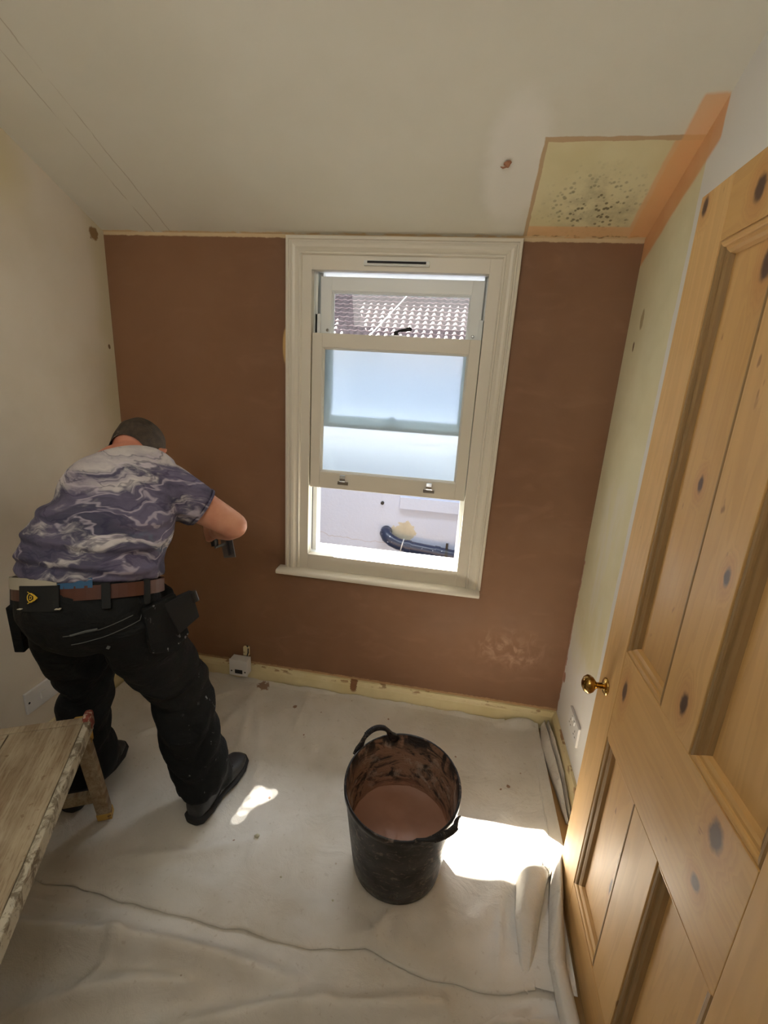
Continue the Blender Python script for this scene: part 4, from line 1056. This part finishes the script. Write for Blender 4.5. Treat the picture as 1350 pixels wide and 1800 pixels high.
# round emblem with a letter and an arrow on the back of the waistband
ec = on_waist(-97, -.018, .2290, .1590); en = (s_ * math.cos(math.radians(-97)) / .229 + f_ * math.sin(math.radians(-97)) / .159).normalized(); eu = (s_ - en * s_.dot(en)).normalized(); ev = en.cross(eu)
if ev.z < 0: ev = -ev
lg = MB()
EP = lambda a_, c_, h_=0.0: ec + eu * a_ + ev * c_ + en * (h_ + .0045)
R_ = .0125
lg.rings([[EP(math.cos(t) * r, math.sin(t) * r, k) for r, k in ((R_, 0), (R_, .001), (R_ - .002, .001), (R_ - .002, 0))] for t in [2 * math.pi * i / 28 for i in range(28)]], closed=True)
lg.add([EP(R_ + .013, 0, .001), EP(R_ - .002, .010, .001), EP(R_ + .001, 0, .001), EP(R_ - .002, -.010, .001)], [(0, 1, 2, 3)])
lg.add([EP(R_ + .011, -.0005, .001), EP(-.010, .0165, .001), EP(-.011, .0148, .001), EP(R_ + .007, -.001, .001)], [(0, 1, 2, 3)])
lg.add([EP(R_ + .011, .0005, .001), EP(-.010, -.0165, .001), EP(-.011, -.0148, .001), EP(R_ + .007, .001, .001)], [(0, 1, 2, 3)])
dd_ = [(-.005, -.0055), (-.0025, .0055), (.002, .0055), (.0055, .003), (.005, -.002), (.001, -.0055)]; ii = [(-.0025, -.0035), (-.001, .0035), (.0015, .0035), (.0032, .002), (.0028, -.001), (.0005, -.0035)]
lg.add([EP(a_, c_, .001) for a_, c_ in dd_ + ii], [(i, (i + 1) % 6, 6 + (i + 1) % 6, 6 + i) for i in range(6)])
lg.build('emblem', logo_m, tro)['label'] = 'yellow ring emblem with a letter and an arrowhead'
# seam of the back pocket and hanging holster pockets
def sheet_patch(name, pts, th, mat_, parent):
    b_ = MB(); n_ = (V(pts[1]) - V(pts[0])).cross(V(pts[3]) - V(pts[0])).normalized()
    b_.rings([[V(p) - n_ * th for p in pts], [V(p) + n_ * th for p in pts]]); return b_.build(name, mat_, parent, bevel=.004)
hol = sheet_patch('holster_pocket', [(-.828, -.93, .895), (-.785, -.84, .91), (-.755, -.83, .78), (-.772, -.865, .735), (-.81, -.93, .76)], .012, trouser_m, tro)
sheet_patch('pocket_flap', [(-.80, -.88, .895), (-.755, -.80, .905), (-.735, -.80, .82), (-.765, -.86, .79)], .009, loop_m, tro)
MB().tube([(-.752, -.80, .90), (-.742, -.80, .87)], .012, 12).build('tool_loop', black_plastic, tro, smooth=False)
sheet_patch('holster_pocket', [(-1.245, -.94, .845), (-1.28, -.86, .84), (-1.315, -.83, .72), (-1.30, -.86, .665), (-1.265, -.92, .68)], .014, trouser_m, tro)
# pale stitching of the back pocket, laid on the cloth
bvh = BVHTree.FromPolygons([v.co for v in tm.vertices], [p.vertices for p in tm.polygons])
grey_m = Mat('pale_stitching', srgb(88, 90, 88), .8)
def stitch(name, pts, r, mat_=grey_m):
    out_ = []
    for (xa, za), (xb, zb) in zip(pts, pts[1:]):
        for i in range(8):
            t = i / 8; h_ = bvh.ray_cast(V((xa + (xb - xa) * t, -1.5, za + (zb - za) * t)), V((0, 1, 0)))
            if h_[0]: out_.append(h_[0] + h_[1] * r * .5)
    if len(out_) > 2: MB().tube(out_, r, 6).build(name, mat_, tro)
stitch('pocket_seam', [(-.985, .845), (-.90, .862), (-.83, .890)], .0012)
stitch('pocket_seam', [(-.975, .815), (-.90, .835), (-.83, .865), (-.828, .892)], .0012)
stitch('scuff_mark', [(-.965, .850), (-.93, .860), (-.90, .866)], .003)
stitch('scuff_mark', [(-.90, .800), (-.893, .795)], .005)
# trainers
def shoe(an_, d_):
    d_ = V(d_).normalized(); s2 = V((d_.y, -d_.x, 0)); o = V((an_.x, an_.y, .0)); g_ = .014; K_ = 1.14
    def ring(a_, w_, z0, z1, shift=0, n=20):
        r = []
        for j in range(n):
            t = 2 * math.pi * j / n; cx = math.cos(t); cz = math.sin(t)
            xx = math.copysign(abs(cx) ** .7, cx) * w_ * K_; zz = (z0 + z1) / 2 + math.copysign(abs(cz) ** .8, cz) * (z1 - z0) / 2
            r.append(o + d_ * a_ * 1.08 + s2 * (xx + shift) + V((0, 0, g_ + zz)))
        return r
    so_ = MB(); so_.rings([ring(-.085, .022, 0, .03), ring(-.075, .036, 0, .034), ring(-.03, .040, 0, .032), ring(.03, .036, .004, .028), ring(.09, .047, .0, .026), ring(.15, .046, .0, .026), ring(.19, .034, .006, .030), ring(.205, .016, .012, .030)])
    up = MB(); up.rings([ring(-.080, .018, .02, .07), ring(-.072, .031, .02, .10), ring(-.045, .038, .02, .115), ring(.0, .038, .02, .12), ring(.045, .038, .02, .10), ring(.09, .043, .018, .078), ring(.14, .042, .018, .064), ring(.18, .031, .018, .054), ring(.198, .015, .02, .04)])
    p = link('shoe', solid(up, .005, 3), shoe_m, man, True)
    so_.build('sole', sole_m, p, smooth=True)
    for k in range(4):
        aa = .045 + k * .022; zz = .118 - k * .011
        MB().tube([o + d_ * aa + s2 * -.028 + V((0, 0, zz)), o + d_ * (aa + .006) + V((0, 0, zz + .012)), o + d_ * aa + s2 * .028 + V((0, 0, zz))], .003, 8).build('lace', loop_m, p, smooth=True)
    for sg in (-1, 1): MB().tube([o + d_ * -.03 + s2 * sg * .0405 + V((0, 0, .05)), o + d_ * .03 + s2 * sg * .041 + V((0, 0, .085)), o + d_ * .07 + s2 * sg * .042 + V((0, 0, .06))], [(.002, .005)] * 3, 8).build('side_stripe', sole_m, p, smooth=True)
shoe(anR + V((.01, 0, 0)), fR); shoe(anL, fL)

# plastering trowel in his right hand
steel = Mat('trowel_steel', srgb(120, 122, 128), .35, .9)
tr_ = empty('plastering_trowel', (-.95, -.30, .88), 'steel plastering trowel with a black handle in the man\'s right hand', 'trowel')
hd_ = V((-.72, .42, -.28)).normalized(); hn_ = V((.35, 1, -.1)); hn_ = (hn_ - hd_ * hd_.dot(hn_)).normalized()
hc_ = wrR + hd_ * .082 + hn_ * .030; ax_t = hd_.cross(hn_).normalized(); nt = hn_.copy(); nt = (nt - ax_t * nt.dot(ax_t)).normalized(); bt = ax_t.cross(nt)
bl_c = hc_ + nt * .055
MB().obox(bl_c + ax_t * .02, ax_t, bt, nt, .10, .045, .0012).build('blade', steel, tr_, .0005)
MB().obox(bl_c + nt * -.006 + ax_t * .02, ax_t, bt, nt, .09, .010, .004).build('mounting', steel, tr_)
MB().tube([bl_c + ax_t * .06 - nt * .006, hc_ + ax_t * .065, hc_ + ax_t * .05], [.006, .006, .006], 10).build('shank', steel, tr_)
MB().tube([hc_ + ax_t * .06, hc_ + ax_t * .02, hc_ - ax_t * .03, hc_ - ax_t * .065, hc_ - ax_t * .07], [.014, .016, .017, .016, .010], 16).build('handle', black_plastic, tr_, smooth=True)
